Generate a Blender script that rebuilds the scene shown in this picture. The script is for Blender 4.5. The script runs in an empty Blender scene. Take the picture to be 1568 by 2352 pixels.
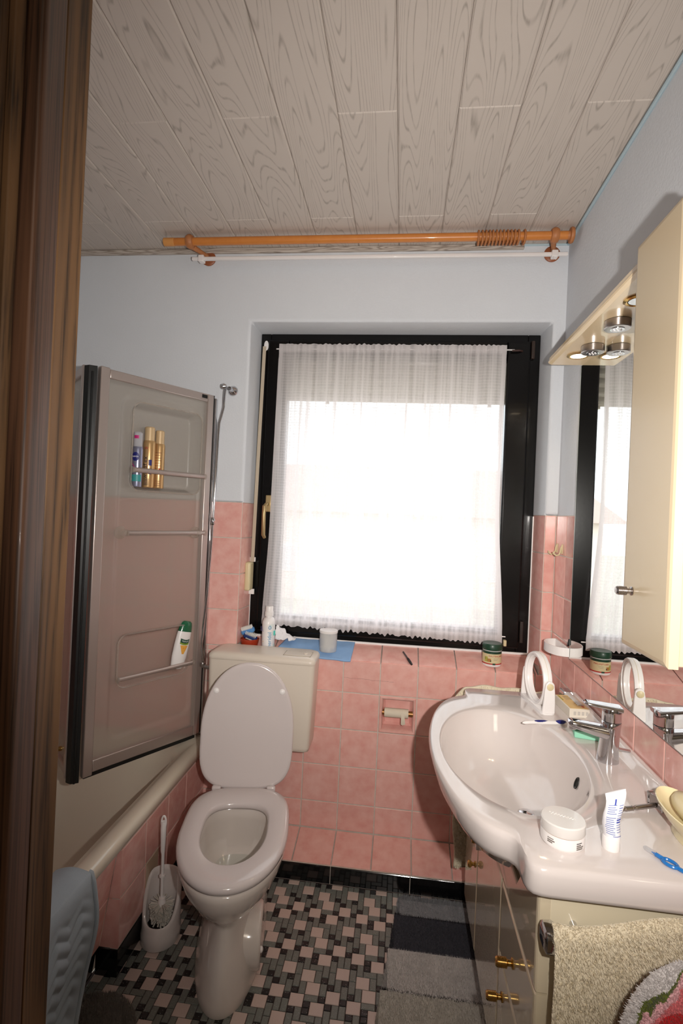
import bpy, math, random
import numpy as np
from mathutils import Matrix, Vector, noise
from math import pi, sin, cos, radians

sc = bpy.context.scene
COL = sc.collection
random.seed(7)
RS = np.random.RandomState(5)

# ------------------------------------------------------------ camera, world, lights, exposure
yaw, pitch, roll = .1152, .0038, .0439
F_ = Vector((-sin(yaw)*cos(pitch), cos(yaw)*cos(pitch), sin(pitch)))
R0 = Vector((cos(yaw), sin(yaw), 0)); U0 = R0.cross(F_)
Rr = cos(roll)*R0 + sin(roll)*U0; Ur = -sin(roll)*R0 + cos(roll)*U0
cd = bpy.data.cameras.new('camera'); cam = bpy.data.objects.new('camera', cd); COL.objects.link(cam)
cd.sensor_fit = 'HORIZONTAL'; cd.sensor_width = 36; cd.lens = 1196.6/1568*36; cd.clip_start = .02
cam.matrix_world = Matrix(((Rr.x, Ur.x, -F_.x, .3626), (Rr.y, Ur.y, -F_.y, -2.1358), (Rr.z, Ur.z, -F_.z, 1.4057), (0, 0, 0, 1)))
sc.camera = cam

w = bpy.data.worlds.new('overcast_sky'); sc.world = w; w.use_nodes = True
bg = w.node_tree.nodes['Background']; bg.inputs[0].default_value = (.93, .96, 1, 1); bg.inputs[1].default_value = 3.2

def lamp(name, kind, loc, energy, color, target=None, **k):
    d = bpy.data.lights.new(name, kind); d.energy = energy; d.color = color
    for a, b in k.items(): setattr(d, a, b)
    o = bpy.data.objects.new(name, d); COL.objects.link(o); o.location = loc
    if target is not None:
        o.rotation_euler = (Vector(target)-Vector(loc)).to_track_quat('-Z', 'Y').to_euler()
    return o
# the camera's own flash, a hand's width to the right of the lens
lamp('camera_flash', 'SPOT', (.494, -2.10, 1.435), 112, (1, .945, .89), (.50, 0, 1.62), spot_size=radians(116), spot_blend=1.0, shadow_soft_size=.013)
# faint light of the passage behind the camera
lamp('passage_light', 'AREA', (.45, -2.9, 2.35), 5, (1, .85, .68), (.45, -2.4, .8), size=.5)

vs = sc.view_settings
vs.view_transform = 'Standard'; vs.look = 'None'; vs.gamma = 1; vs.use_curve_mapping = False; vs.exposure = 0

# ------------------------------------------------------------ helpers
def S(r, g, b):
    f = lambda c: ((c/255+.055)/1.055)**2.4 if c > 10 else c/255/12.92
    return (f(r), f(g), f(b), 1)

WM = {}
def world(o): return WM.get(o.name, Matrix.Identity(4))

def reg(o, parent=None, label=None, cat=None, group=None, kind=None, local=False, mat4=None):
    COL.objects.link(o)
    B = mat4 or Matrix.Identity(4)
    o.matrix_basis = B
    if parent is not None:
        o.parent = parent
        if not local: o.matrix_parent_inverse = world(parent).inverted()
        WM[o.name] = (world(parent) @ B) if local else B
    else: WM[o.name] = B
    if label: o['label'] = label
    if cat: o['category'] = cat
    if group: o['group'] = group
    if kind: o['kind'] = kind
    return o

def thing(name, loc, label, cat, group=None, rz=0, kind=None):
    o = bpy.data.objects.new(name, None); o.empty_display_size = .05
    return reg(o, None, label, cat, group, kind, mat4=Matrix.Translation(loc) @ Matrix.Rotation(rz, 4, 'Z'))

class M:
    def __init__(s): s.v = []; s.f = []; s.uv = None
    def add(s, vs, fs):
        b = len(s.v); s.v += [tuple(v) for v in vs]; s.f += [tuple(i+b for i in f) for f in fs]; return s
    def box(s, a, b):
        x0, y0, z0 = [min(p, q) for p, q in zip(a, b)]; x1, y1, z1 = [max(p, q) for p, q in zip(a, b)]
        return s.add([(x0,y0,z0),(x1,y0,z0),(x1,y1,z0),(x0,y1,z0),(x0,y0,z1),(x1,y0,z1),(x1,y1,z1),(x0,y1,z1)],
                     [(0,3,2,1),(4,5,6,7),(0,1,5,4),(1,2,6,5),(2,3,7,6),(3,0,4,7)])
    def loft(s, loops, cap0=True, cap1=True, closed=True):
        n = len(loops[0]); b = len(s.v)
        for l in loops: s.v += [tuple(p) for p in l]
        for i in range(len(loops)-1):
            for j in range(n if closed else n-1):
                k = (j+1) % n
                s.f.append((b+i*n+j, b+i*n+k, b+(i+1)*n+k, b+(i+1)*n+j))
        if cap0: s.f.append(tuple(b+j for j in range(n-1, -1, -1)))
        if cap1: s.f.append(tuple(b+(len(loops)-1)*n+j for j in range(n)))
        return s
    def ring(s, c, ax, r, n, ph=0, sx=1, sy=1):
        ax = Vector(ax).normalized(); t = Vector((0, 0, 1)) if abs(ax.z) < .9 else Vector((1, 0, 0))
        u = t.cross(ax).normalized(); w_ = ax.cross(u)
        return [Vector(c)+u*cos(2*pi*j/n+ph)*r*sx+w_*sin(2*pi*j/n+ph)*r*sy for j in range(n)]
    def cyl(s, p0, p1, r0, r1=None, n=24):
        r1 = r0 if r1 is None else r1; ax = Vector(p1)-Vector(p0)
        return s.loft([s.ring(p0, ax, r0, n), s.ring(p1, ax, r1, n)])
    def lathe(s, prof, base, ax=(0, 0, 1), n=32, sx=1, sy=1):   # prof: (radius, height)
        ax = Vector(ax).normalized()
        return s.loft([s.ring(Vector(base)+ax*h, ax, max(r, 1e-5), n, sx=sx, sy=sy) for r, h in prof])
    def tube(s, pts, r, n=12, closed=False):
        pts = [Vector(p) for p in pts]; loops = []; u = None; m = len(pts)
        for i, p in enumerate(pts):
            if closed: t = pts[(i+1) % m]-pts[i-1]
            else: t = pts[min(i+1, m-1)]-pts[max(i-1, 0)]
            t.normalize()
            if u is None:
                u = t.orthogonal().normalized()
            else: u = (u-t*u.dot(t)).normalized()
            w_ = t.cross(u); rr = r[i] if isinstance(r, (list, tuple)) else r
            loops.append([p+u*cos(2*pi*j/n)*rr+w_*sin(2*pi*j/n)*rr for j in range(n)])
        if closed: loops.append(loops[0])
        return s.loft(loops, not closed, not closed)
    def grid(s, fn, nu, nv, uv=False):
        b = len(s.v)
        for j in range(nv+1):
            for i in range(nu+1): s.v.append(tuple(fn(i/nu, j/nv)))
        for j in range(nv):
            for i in range(nu):
                a = b+j*(nu+1)+i; s.f.append((a, a+1, a+nu+2, a+nu+1))
        if uv:
            s.uv = [(i/nu, j/nv) for j in range(nv+1) for i in range(nu+1)]
        return s
    def xf(s, m4): s.v = [tuple(m4 @ Vector(v)) for v in s.v]; return s
    def mesh(s, name, smooth=True, angle=.62):
        me = bpy.data.meshes.new(name); me.from_pydata(s.v, [], s.f)
        if s.uv and len(s.uv) == len(s.v):
            ul = me.uv_layers.new(name='UVMap')
            for lp in me.loops: ul.data[lp.index].uv = s.uv[lp.vertex_index]
        me.update()
        if smooth:
            me.shade_smooth(); me.set_sharp_from_angle(angle=angle)
        return me

def obj(name, m, mat, parent=None, label=None, cat=None, group=None, kind=None, local=False, bevel=0, smooth=True, angle=.62, mat4=None, seg=2, solid=0, sub=0):
    me = m.mesh(name, smooth, angle) if isinstance(m, M) else m
    if mat and not me.materials: me.materials.append(mat)
    o = bpy.data.objects.new(name, me)
    reg(o, parent, label, cat, group, kind, local, mat4)
    if sub:
        x = o.modifiers.new('sub', 'SUBSURF'); x.levels = x.render_levels = sub
    if solid:
        x = o.modifiers.new('solid', 'SOLIDIFY'); x.thickness = solid
    if bevel:
        x = o.modifiers.new('bevel', 'BEVEL'); x.width = bevel; x.segments = seg; x.limit_method = 'ANGLE'; x.angle_limit = .6
    return o

def smoothstep(a, b, x):
    t = min(1, max(0, (x-a)/(b-a))) if b != a else float(x >= a)
    return t*t*(3-2*t)
def rrect(x0, x1, y0, y1, r, n=8):
    out = []
    for cx, cy, a in ((x1-r, y1-r, 0), (x0+r, y1-r, pi/2), (x0+r, y0+r, pi), (x1-r, y0+r, 1.5*pi)):
        for i in range(n+1):
            t = a+pi/2*i/n; out.append((cx+r*cos(t), cy+r*sin(t)))
    return out

# ------------------------------------------------------------ materials
def mat(name, col, rough=.5, metal=0, coat=0, bump=0, bscale=200, mottle=0, mscale=8, col2=None, spec=.5, alpha=None, trans=0, ior=1.45, emit=None, estr=0, sheen=0, bdist=.001, rnd=0, coatr=.05, detail=3):
    m = bpy.data.materials.new(name); m.use_nodes = True; nt = m.node_tree; p = nt.nodes['Principled BSDF']; N = nt.nodes.new; L = nt.links.new
    p.inputs['Base Color'].default_value = col; p.inputs['Roughness'].default_value = rough; p.inputs['Metallic'].default_value = metal
    p.inputs['Coat Weight'].default_value = coat; p.inputs['Coat Roughness'].default_value = coatr; p.inputs['IOR'].default_value = ior
    p.inputs['Specular IOR Level'].default_value = spec; p.inputs['Transmission Weight'].default_value = trans
    if sheen: p.inputs['Sheen Weight'].default_value = sheen
    if emit: p.inputs['Emission Color'].default_value = emit; p.inputs['Emission Strength'].default_value = estr
    if mottle or bump or rnd:
        tc = N('ShaderNodeTexCoord'); src = tc.outputs['Object']
        oi = N('ShaderNodeObjectInfo'); va = N('ShaderNodeVectorMath'); va.operation = 'ADD'
        vm = N('ShaderNodeVectorMath'); vm.operation = 'SCALE'; cb = N('ShaderNodeCombineXYZ')
        for i in range(3): L(oi.outputs['Random'], cb.inputs[i])
        L(cb.outputs[0], vm.inputs[0]); vm.inputs['Scale'].default_value = 37.0
        L(src, va.inputs[0]); L(vm.outputs[0], va.inputs[1]); src = va.outputs[0]
    if mottle:
        n = N('ShaderNodeTexNoise'); n.inputs['Scale'].default_value = mscale; n.inputs['Detail'].default_value = detail; L(src, n.inputs['Vector'])
        r = N('ShaderNodeValToRGB'); r.color_ramp.elements[0].position = .5-.22; r.color_ramp.elements[1].position = .5+.22
        r.color_ramp.elements[0].color = col; r.color_ramp.elements[1].color = col2 or tuple(c*.8 for c in col[:3])+(1,)
        L(n.outputs[0], r.inputs[0]); out = r.outputs[0]
        mx = N('ShaderNodeMix'); mx.data_type = 'RGBA'; mx.inputs[0].default_value = mottle; mx.inputs[6].default_value = col; L(out, mx.inputs[7]); out = mx.outputs[2]
        if rnd:
            h = N('ShaderNodeHueSaturation'); mr = N('ShaderNodeMapRange'); mr.inputs[3].default_value = 1-rnd; mr.inputs[4].default_value = 1+rnd
            L(oi.outputs['Random'], mr.inputs[0]); L(mr.outputs[0], h.inputs['Value']); L(out, h.inputs['Color']); out = h.outputs[0]
        L(out, p.inputs['Base Color'])
    if bump:
        n = N('ShaderNodeTexNoise'); n.inputs['Scale'].default_value = bscale; n.inputs['Detail'].default_value = 4; L(src, n.inputs['Vector'])
        b = N('ShaderNodeBump'); b.inputs['Strength'].default_value = bump; b.inputs['Distance'].default_value = bdist
        L(n.outputs[0], b.inputs['Height']); L(b.outputs[0], p.inputs['Normal'])
    return m

def glassy(name, col, rough, mixes, ior=1.45, bump=0, bscale=300):
    """mixes: (transparent, refraction, diffuse, translucent) shares plus a fresnel gloss on top"""
    m = bpy.data.materials.new(name); m.use_nodes = True; nt = m.node_tree; N = nt.nodes.new; L = nt.links.new
    nt.nodes.remove(nt.nodes['Principled BSDF']); out = nt.nodes['Material Output']
    sh = []
    t = N('ShaderNodeBsdfTransparent'); t.inputs[0].default_value = col; sh.append(t)
    r = N('ShaderNodeBsdfRefraction'); r.inputs['Color'].default_value = col; r.inputs['Roughness'].default_value = .35; r.inputs['IOR'].default_value = 1.06; sh.append(r)
    d = N('ShaderNodeBsdfDiffuse'); d.inputs[0].default_value = col; sh.append(d)
    l = N('ShaderNodeBsdfTranslucent'); l.inputs[0].default_value = col; sh.append(l)
    acc, wsum = None, 0
    for s_, wgt in zip(sh, mixes):
        if wgt <= 0: continue
        if acc is None: acc, wsum = s_.outputs[0], wgt; continue
        mx = N('ShaderNodeMixShader'); wsum += wgt; mx.inputs[0].default_value = wgt/wsum
        L(acc, mx.inputs[1]); L(s_.outputs[0], mx.inputs[2]); acc = mx.outputs[0]
    g = N('ShaderNodeBsdfGlossy'); g.inputs['Roughness'].default_value = rough; lw = N('ShaderNodeLayerWeight'); lw.inputs[0].default_value = .5
    pw_ = N('ShaderNodeMath'); pw_.operation = 'POWER'; pw_.inputs[1].default_value = 4; L(lw.outputs['Facing'], pw_.inputs[0])
    fr = N('ShaderNodeMath'); fr.operation = 'MULTIPLY_ADD'; fr.inputs[1].default_value = .7; fr.inputs[2].default_value = .04*(ior-1)/.45; L(pw_.outputs[0], fr.inputs[0])
    if bump:
        tc = N('ShaderNodeTexCoord'); n = N('ShaderNodeTexNoise'); n.inputs['Scale'].default_value = bscale; L(tc.outputs['Object'], n.inputs['Vector'])
        b = N('ShaderNodeBump'); b.inputs['Strength'].default_value = bump; b.inputs['Distance'].default_value = .001; L(n.outputs[0], b.inputs['Height'])
        L(b.outputs[0], g.inputs['Normal']); L(b.outputs[0], d.inputs['Normal']); L(b.outputs[0], r.inputs['Normal'])
    mx = N('ShaderNodeMixShader'); L(fr.outputs[0], mx.inputs[0]); L(acc, mx.inputs[1]); L(g.outputs[0], mx.inputs[2]); L(mx.outputs[0], out.inputs[0])
    return m

def wood(name, c1, c2, scale=(1, 1, 1), K=9, width=.16, rough=.45, coat=0, amount=1, fine=.5, axis_noise=1):
    """grain as contour lines of a stretched noise: ovals and cathedrals"""
    m = bpy.data.materials.new(name); m.use_nodes = True; nt = m.node_tree; p = nt.nodes['Principled BSDF']; N = nt.nodes.new; L = nt.links.new
    tc = N('ShaderNodeTexCoord'); oi = N('ShaderNodeObjectInfo'); mp = N('ShaderNodeMapping'); mp.inputs['Scale'].default_value = scale
    cb = N('ShaderNodeCombineXYZ'); mu = N('ShaderNodeMath'); mu.operation = 'MULTIPLY'; mu.inputs[1].default_value = 41
    L(oi.outputs['Random'], mu.inputs[0])
    for i in range(3): L(mu.outputs[0], cb.inputs[i])
    L(tc.outputs['Object'], mp.inputs['Vector']); va = N('ShaderNodeVectorMath'); va.operation = 'ADD'; L(mp.outputs[0], va.inputs[0]); L(cb.outputs[0], va.inputs[1])
    n = N('ShaderNodeTexNoise'); n.inputs['Scale'].default_value = 1; n.inputs['Detail'].default_value = 1.2; n.inputs['Roughness'].default_value = .35; L(va.outputs[0], n.inputs['Vector'])
    a = N('ShaderNodeMath'); a.operation = 'MULTIPLY'; a.inputs[1].default_value = K; L(n.outputs[0], a.inputs[0])
    f = N('ShaderNodeMath'); f.operation = 'PINGPONG'; f.inputs[1].default_value = .5; L(a.outputs[0], f.inputs[0])
    r = N('ShaderNodeMapRange'); r.interpolation_type = 'SMOOTHSTEP'; r.inputs[1].default_value = 0; r.inputs[2].default_value = width*2; r.inputs[3].default_value = 1; r.inputs[4].default_value = 0; L(f.outputs[0], r.inputs[0])
    v2 = N('ShaderNodeVectorMath'); v2.operation = 'MULTIPLY'; v2.inputs[1].default_value = (13, 16, 13); L(va.outputs[0], v2.inputs[0])
    n2 = N('ShaderNodeTexNoise'); n2.inputs['Scale'].default_value = 1; n2.inputs['Detail'].default_value = 4; L(v2.outputs[0], n2.inputs['Vector'])
    r2 = N('ShaderNodeMapRange'); r2.inputs[1].default_value = .42; r2.inputs[2].default_value = .6; L(n2.outputs[0], r2.inputs[0])
    mm = N('ShaderNodeMath'); mm.operation = 'MULTIPLY'; L(r.outputs[0], mm.inputs[0])
    ad = N('ShaderNodeMath'); ad.operation = 'MULTIPLY_ADD'; ad.inputs[1].default_value = fine; ad.inputs[2].default_value = 1-fine; L(r2.outputs[0], ad.inputs[0]); L(ad.outputs[0], mm.inputs[1])
    m3 = N('ShaderNodeMath'); m3.operation = 'MULTIPLY'; m3.inputs[1].default_value = amount; L(mm.outputs[0], m3.inputs[0])
    mx = N('ShaderNodeMix'); mx.data_type = 'RGBA'; mx.inputs[6].default_value = c1; mx.inputs[7].default_value = c2; L(m3.outputs[0], mx.inputs[0])
    L(mx.outputs[2], p.inputs['Base Color']); p.inputs['Roughness'].default_value = rough; p.inputs['Coat Weight'].default_value = coat; p.inputs['Specular IOR Level'].default_value = .3
    return m

m_tile = mat('pink_tile', S(238,190,180), .16, mottle=.8, mscale=26, col2=S(224,158,148), bump=.15, bscale=30, bdist=.001, rnd=.04, coat=.3, detail=5)
m_tile_pale = mat('beige_tile', S(200,175,150), .2, mottle=.4, mscale=20)
m_grout = mat('grout', S(214,203,192), .9, mottle=.5, mscale=60, col2=S(180,168,158), bump=.4, bscale=300)
m_wall = mat('painted_plaster', S(217,221,226), .85, bump=.55, bscale=140, bdist=.002, mottle=.25, mscale=6, col2=S(206,210,216))
m_black = mat('black_tile', S(14,14,15), .12, coat=.3, bump=.2, bscale=10)
m_blackframe = mat('black_window_frame', S(9,8,8), .24, spec=.35, coat=.1, bump=.06, bscale=60)
m_white = mat('white_plastic', S(240,236,234), .3, coat=.2)
m_ceramic = mat('white_ceramic', S(217,208,204), .12, coat=.6)
m_ceramic2 = mat('toilet_ceramic', S(216,206,198), .14, coat=.6)
m_seat = mat('seat_plastic', S(212,202,200), .17, coat=.5)
m_cistern = mat('cistern_plastic', S(222,211,197), .33, coat=.1)
m_tub = mat('cream_enamel', S(216,206,188), .16, coat=.5)
m_chrome = mat('chrome', S(205,205,208), .09, metal=1)
m_brushed = mat('brushed_steel', S(178,172,170), .28, metal=1)
m_alu = mat('silver_profile', S(196,184,178), .34, metal=.75)
m_brass = mat('brass', S(204,168,100), .2, metal=1)
m_gold = mat('gold_handle', S(186,164,122), .42, metal=.9)
m_rubber = mat('black_rubber', S(20,22,22), .4)
m_cream = mat('cream_lacquer', S(226,214,186), .22, coat=.9, coatr=.03)
m_front = mat('cream_front', S(214,200,172), .2, coat=1, coatr=.02)
m_creamboard = mat('cream_board', S(236,212,172), .25, coat=.6)
m_wood = mat('beech_rod', S(206,132,62), .35, mottle=.5, mscale=30, col2=S(190,112,48), coat=.3)
m_wood2 = mat('beech_ring', S(182,120,74), .5, mottle=.5, mscale=60, col2=S(160,98,56))
m_mirror = mat('mirror_glass', S(238,240,238), .01, metal=1)
m_beige = mat('beige_plastic', S(214,200,160), .4)
m_strap = mat('woven_strap', S(190,176,156), .8, bump=.5, bscale=900)
m_ceil = wood('ceiling_oak_print', S(200,190,181), S(142,133,124), (10, .85, 1), K=34, width=.085, rough=.6, amount=.62, fine=.6)
m_trimceil = wood('moulding_oak_print', S(196,186,176), S(136,122,110), (4, 40, 60), K=8, width=.2, rough=.6, fine=.4)
m_dark = wood('dark_oak', S(96,69,43), S(38,26,16), (26, 26, 1.3), K=9, width=.22, rough=.62, coat=.0, amount=.9, fine=.6)
m_dark2 = wood('dark_oak_red', S(80,54,38), S(38,24,16), (70, 70, 1.3), K=8, width=.26, rough=.5, coat=.03, amount=1, fine=.5)
m_mwhite = mat('white_mosaic', S(206,186,176), .35, mottle=.2, mscale=200)
m_towel = mat('beige_terry', S(244,232,206), .95, mottle=.5, mscale=120, col2=S(230,216,186), bump=1, bscale=700, bdist=.002)

def speckle(name, base, dot, scale, thr, rough=.35):
    m = mat(name, base, rough); nt = m.node_tree; N = nt.nodes.new; L = nt.links.new; p = nt.nodes['Principled BSDF']
    g = N('ShaderNodeNewGeometry'); v = N('ShaderNodeTexVoronoi'); v.inputs['Scale'].default_value = scale; L(g.outputs['Position'], v.inputs['Vector'])
    c = N('ShaderNodeSeparateColor'); L(v.outputs['Color'], c.inputs[0])
    a = N('ShaderNodeMath'); a.operation = 'GREATER_THAN'; a.inputs[1].default_value = thr; L(c.outputs[0], a.inputs[0])
    b = N('ShaderNodeMath'); b.operation = 'LESS_THAN'; b.inputs[1].default_value = .35; L(v.outputs['Distance'], b.inputs[0])
    x = N('ShaderNodeMath'); x.operation = 'MULTIPLY'; L(a.outputs[0], x.inputs[0]); L(b.outputs[0], x.inputs[1])
    mx = N('ShaderNodeMix'); mx.data_type = 'RGBA'; mx.inputs[6].default_value = base; mx.inputs[7].default_value = dot; L(x.outputs[0], mx.inputs[0]); L(mx.outputs[2], p.inputs['Base Color'])
    return m
m_mgrey = speckle('grey_mosaic', S(116,120,114), S(170,175,170), 500, .86)
m_mblack = speckle('black_mosaic', S(34,34,34), S(170,170,168), 380, .9)

# lettering -----------------------------------------------------------
def text(body, size, mt, parent, m4, R=None, ext=.00015, name='lettering', align='CENTER', local=False, shear=0, xs=1):
    c = bpy.data.curves.new('t', 'FONT'); c.body = body; c.size = size; c.align_x = align; c.align_y = 'CENTER'; c.extrude = ext; c.resolution_u = 2; c.shear = shear
    o = bpy.data.objects.new('t', c); COL.objects.link(o)
    dg = bpy.context.evaluated_depsgraph_get(); me = bpy.data.meshes.new_from_object(o.evaluated_get(dg))
    bpy.data.objects.remove(o); bpy.data.curves.remove(c)
    for v in me.vertices:
        x, y, z = v.co; x *= xs
        if R: v.co = ((R+z)*sin(x/R), y, (R+z)*cos(x/R))
        else: v.co = (x, y, z)
    me.transform(m4); me.materials.clear(); me.materials.append(mt); me.name = name
    return reg(bpy.data.objects.new(name, me), parent, local=local)

def cyl_patch(c, R, a0, a1, z0, z1, n=16, taper=1):
    """curved label on an upright cylinder; angle 0 faces -y, positive to +x"""
    g = M(); g.grid(lambda u, v: (c[0]+R*sin(a0+(a1-a0)*u), c[1]-R*cos(a0+(a1-a0)*u), z0+(z1-z0)*v), n, 2); return g
def cylmat(c, ang, z, rot=0):
    """matrix taking text plane (x right, y up, z out) onto the axis of an upright cylinder"""
    return Matrix.Translation((c[0], c[1], z)) @ Matrix.Rotation(ang, 4, 'Z') @ Matrix.Rotation(pi/2, 4, 'X') @ Matrix.Rotation(rot, 4, 'Z')

# ------------------------------------------------------------ room shell
XL, XR, YF, ZC = -1.15, .968, -1.68, 2.51
nx0, nx1, nz0, nz1, ND = -.3054, .9252, .8063, 2.203, .129   # window niche
T = .0016
wb = M()
_u = [(XL-.1, 1.4363), (nx0, 1.4363), (nx0, nz1), (nx1, nz1), (nx1, 1.4363), (XR+.1, 1.4363), (XR+.1, ZC+.1), (XL-.1, ZC+.1)]
wb.loft([[(x, y, z) for x, z in _u] for y in (.001, .35)])
wall_back = obj('wall_back', wb, m_wall, kind='structure', bevel=.012, seg=4, angle=.3)
# plaster splays of the niche above the tiles
sp = M()
def quadprism(p):   # 4 pts polygon in xy extruded z
    pass
sp.loft([[(nx0, .012, z), (nx0+.0125, ND, z), (nx0+.0125, .2, z), (nx0-.02, .2, z), (nx0-.02, .012, z)] for z in (1.4363, nz1)])
sp.loft([[(nx1, .012, z), (nx1+.02, .012, z), (nx1+.02, .2, z), (nx1-.0145, .2, z), (nx1-.0145, ND, z)] for z in (1.4363, nz1)])
sp.loft([[(x, .012, nz1), (x, ND, nz1-.0092), (x, .2, nz1-.0092), (x, .2, nz1+.02), (x, .012, nz1+.02)] for x in (nx0, nx1)])
obj('plaster_reveal', sp, m_wall, wall_back)
gr = M()
gr.box((XL-.1, T, -.02), (nx0, .35, 1.4363)); gr.box((nx1, T, -.02), (XR+.1, .35, 1.4363)); gr.box((nx0, T, -.02), (.318, .35, nz0-.006)); gr.box((.442, T, -.02), (nx1, .35, nz0-.006)); gr.box((.318, T, -.02), (.442, .35, .536)); gr.box((.318, T, .660), (.442, .35, nz0-.006)); gr.box((.318, .08, .53), (.442, .35, .67))
gr.loft([[(nx0-.003, T+.002, z), (nx0+.0105, ND+.03, z), (nx0-.03, .2, z), (nx0-.03, T+.002, z)] for z in (nz0-.02, 1.4363)])
gr.loft([[(nx1+.003, T+.002, z), (nx1+.03, T+.002, z), (nx1+.03, .2, z), (nx1-.0120, ND+.03, z)] for z in (nz0-.02, 1.4363)])
gr.loft([[(x, T+.003, nz0-.006), (x, ND+.05, .846), (x, ND+.05, .7), (x, T+.003, .7)] for x in (nx0, nx1)])
gr.loft([[(x, T+.01, .101), (x, -.154, .063), (x, -.154, -.01), (x, T+.01, -.01)] for x in (-.45, XR)])
obj('grout_bed', gr, m_grout, wall_back, smooth=False)

_tc = {}
def tile_mesh(w_, h, d=.004, c=.0016, mt=None, nm='tile'):
    k = (round(w_, 4), round(h, 4), round(d, 4), mt.name)
    if k in _tc: return _tc[k]
    m = M(); o_ = [(-w_/2, -h/2), (w_/2, -h/2), (w_/2, h/2), (-w_/2, h/2)]
    i_ = [(x-math.copysign(c, x), y-math.copysign(c, y)) for x, y in o_]
    m.loft([[(x, y, -d) for x, y in o_], [(x, y, -c*.7) for x, y in o_], [(x, y, 0) for x, y in i_]], cap0=False)
    me = m.mesh(nm, False); me.materials.append(mt); _tc[k] = me; return me
def put_tile(parent, c, u, v, w_, h, mt=m_tile, name='tile', d=.004, jit=.0025, g=.0021, label=None):
    """tile centred at c, width along u, height along v"""
    if w_ < .006 or h < .006: return
    u = Vector(u).normalized(); v = Vector(v).normalized(); n = u.cross(v)
    R = Matrix((u, v, n)).transposed().to_4x4()
    J = Matrix.Rotation(random.uniform(-jit, jit), 4, 'X') @ Matrix.Rotation(random.uniform(-jit, jit), 4, 'Y')
    me = tile_mesh(w_-2*g, h-2*g, d, mt=mt, nm=name)
    o = bpy.data.objects.new(name, me)
    reg(o, parent, mat4=Matrix.Translation(c) @ R @ J, label=label); return o
def rect_tiles(parent, xs, zs, fn, u, v, mt=m_tile, name='tile', skip=None):
    for i in range(len(xs)-1):
        for j in range(len(zs)-1):
            if skip and skip(i, j): continue
            a, b, c, d = xs[i], xs[i+1], zs[j], zs[j+1]
            put_tile(parent, fn((a+b)/2, (c+d)/2), u, v, b-a, d-c, mt, name)
P = .152
zr = [1.4363-k*P for k in range(9)]              # rows above the sill and on the side walls
zr_side = sorted([z for z in zr if z > .3]+[.22])
xs_low = [k*P for k in range(-3, 7)]+[XR]; xs_low[0] = -.43
zs_low = [.107, .218, .370, .522, .674, .8063]
def skip_roll(i, j):  # the recessed paper niche takes one tile
    return i == 5 and j == 3
rect_tiles(wall_back, xs_low, zs_low, lambda x, z: (x, 0, z), (1, 0, 0), (0, 0, 1), skip=lambda i, j: i == 5 and j == 3)
xs_l = [XL]+[k*P for k in range(-7, -2)]+[nx0]
zs_up = [.8283]+[1.4363-k*P for k in range(3, -1, -1)]
rect_tiles(wall_back, xs_l, zs_up, lambda x, z: (x, 0, z), (1, 0, 0), (0, 0, 1))
rect_tiles(wall_back, [XL]+[k*P for k in range(-7, -2)]+[-.43-.0], [.40, .522, .674, .8283], lambda x, z: (x, 0, z), (1, 0, 0), (0, 0, 1), skip=lambda i, j: False)
put_tile(wall_back, ((-.43+nx0)/2, 0, .8173), (1, 0, 0), (0, 0, 1), nx0+.43, .022)
rect_tiles(wall_back, [nx1, XR], zs_up, lambda x, z: (x, 0, z), (1, 0, 0), (0, 0, 1))
put_tile(wall_back, ((nx1+XR)/2, 0, .8173), (1, 0, 0), (0, 0, 1), XR-nx1, .022)
# reveals
zrev = [.835]+zs_up[1:]
for j in range(4):
    a, b = zrev[j], zrev[j+1]
    put_tile(wall_back, ((nx0+nx0+.0129)/2, ND/2, (a+b)/2), (-.0129, -ND, 0), (0, 0, 1), .1296, b-a) if False else put_tile(wall_back, (nx0+.0065, ND/2, (a+b)/2), (.0129, ND, 0), (0, 0, 1), .1296, b-a)
    put_tile(wall_back, (nx1-.0072, ND/2, (a+b)/2), (.0143, -ND, 0), (0, 0, 1), .1298, b-a)
# sill
sl = Vector((0, ND, .0437)); 
xs_s = [nx0+.002]+[k*P for k in range(-1, 7)]+[nx1-.002]
for i in range(len(xs_s)-1):
    a, b = xs_s[i], xs_s[i+1]
    put_tile(wall_back, ((a+b)/2, ND/2, nz0+.0218), (1, 0, 0), sl, b-a, sl.length)
# sloped ledge hiding the pipes, black base in front of it
led = Vector((0, .16, .0374))
xs_e = [k*P for k in range(-2, 7)]; xs_e = [-.42]+xs_e+[XR]
for i in range(len(xs_e)-1):
    a, b = xs_e[i], xs_e[i+1]
    put_tile(wall_back, ((a+b)/2, -.08, .0883), (1, 0, 0), led, b-a, led.length)
bb = obj('baseboard_back', M().box((-.42, -.1615, -.005), (XR, -.156, .0665)), m_grout, kind='structure', smooth=False)
for a, b in ((-.42, -.15), (-.15, .152), (.152, .452), (.452, .752), (.752, XR)):
    put_tile(bb, ((a+b)/2, -.1655, .033), (1, 0, 0), (0, 0, 1), b-a, .067, m_black, 'base_tile', d=.005, g=.0012)
# sealant bead under the window frame
obj('sealant_bead', M().tube([(nx0+.012, ND-.004, .853), (.3, ND-.004, .8505), (nx1-.014, ND-.004, .853)], .0055, 8), m_white, wall_back)
bl = M(); bl.tube([(nx0+.0135, ND-.002, .85), (nx0+.0135, ND-.002, 1.15)], .002, 6); bl.tube([(nx1-.0145, ND-.002, .85), (nx1-.0145, ND-.002, 1.43)], .0032, 6)
obj('sealant_bead', bl, m_white, wall_back)
# hairline crack
m_crack = mat('crack', S(120,80,76), .9)
pts = [(.155+.205*i/14, -.0005, .735+.005*noise.noise(Vector((i*.7, 3, 0)))-.004*i/14) for i in range(15)]
obj('crack', M().tube(pts, .0003, 4), m_crack, wall_back)

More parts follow.
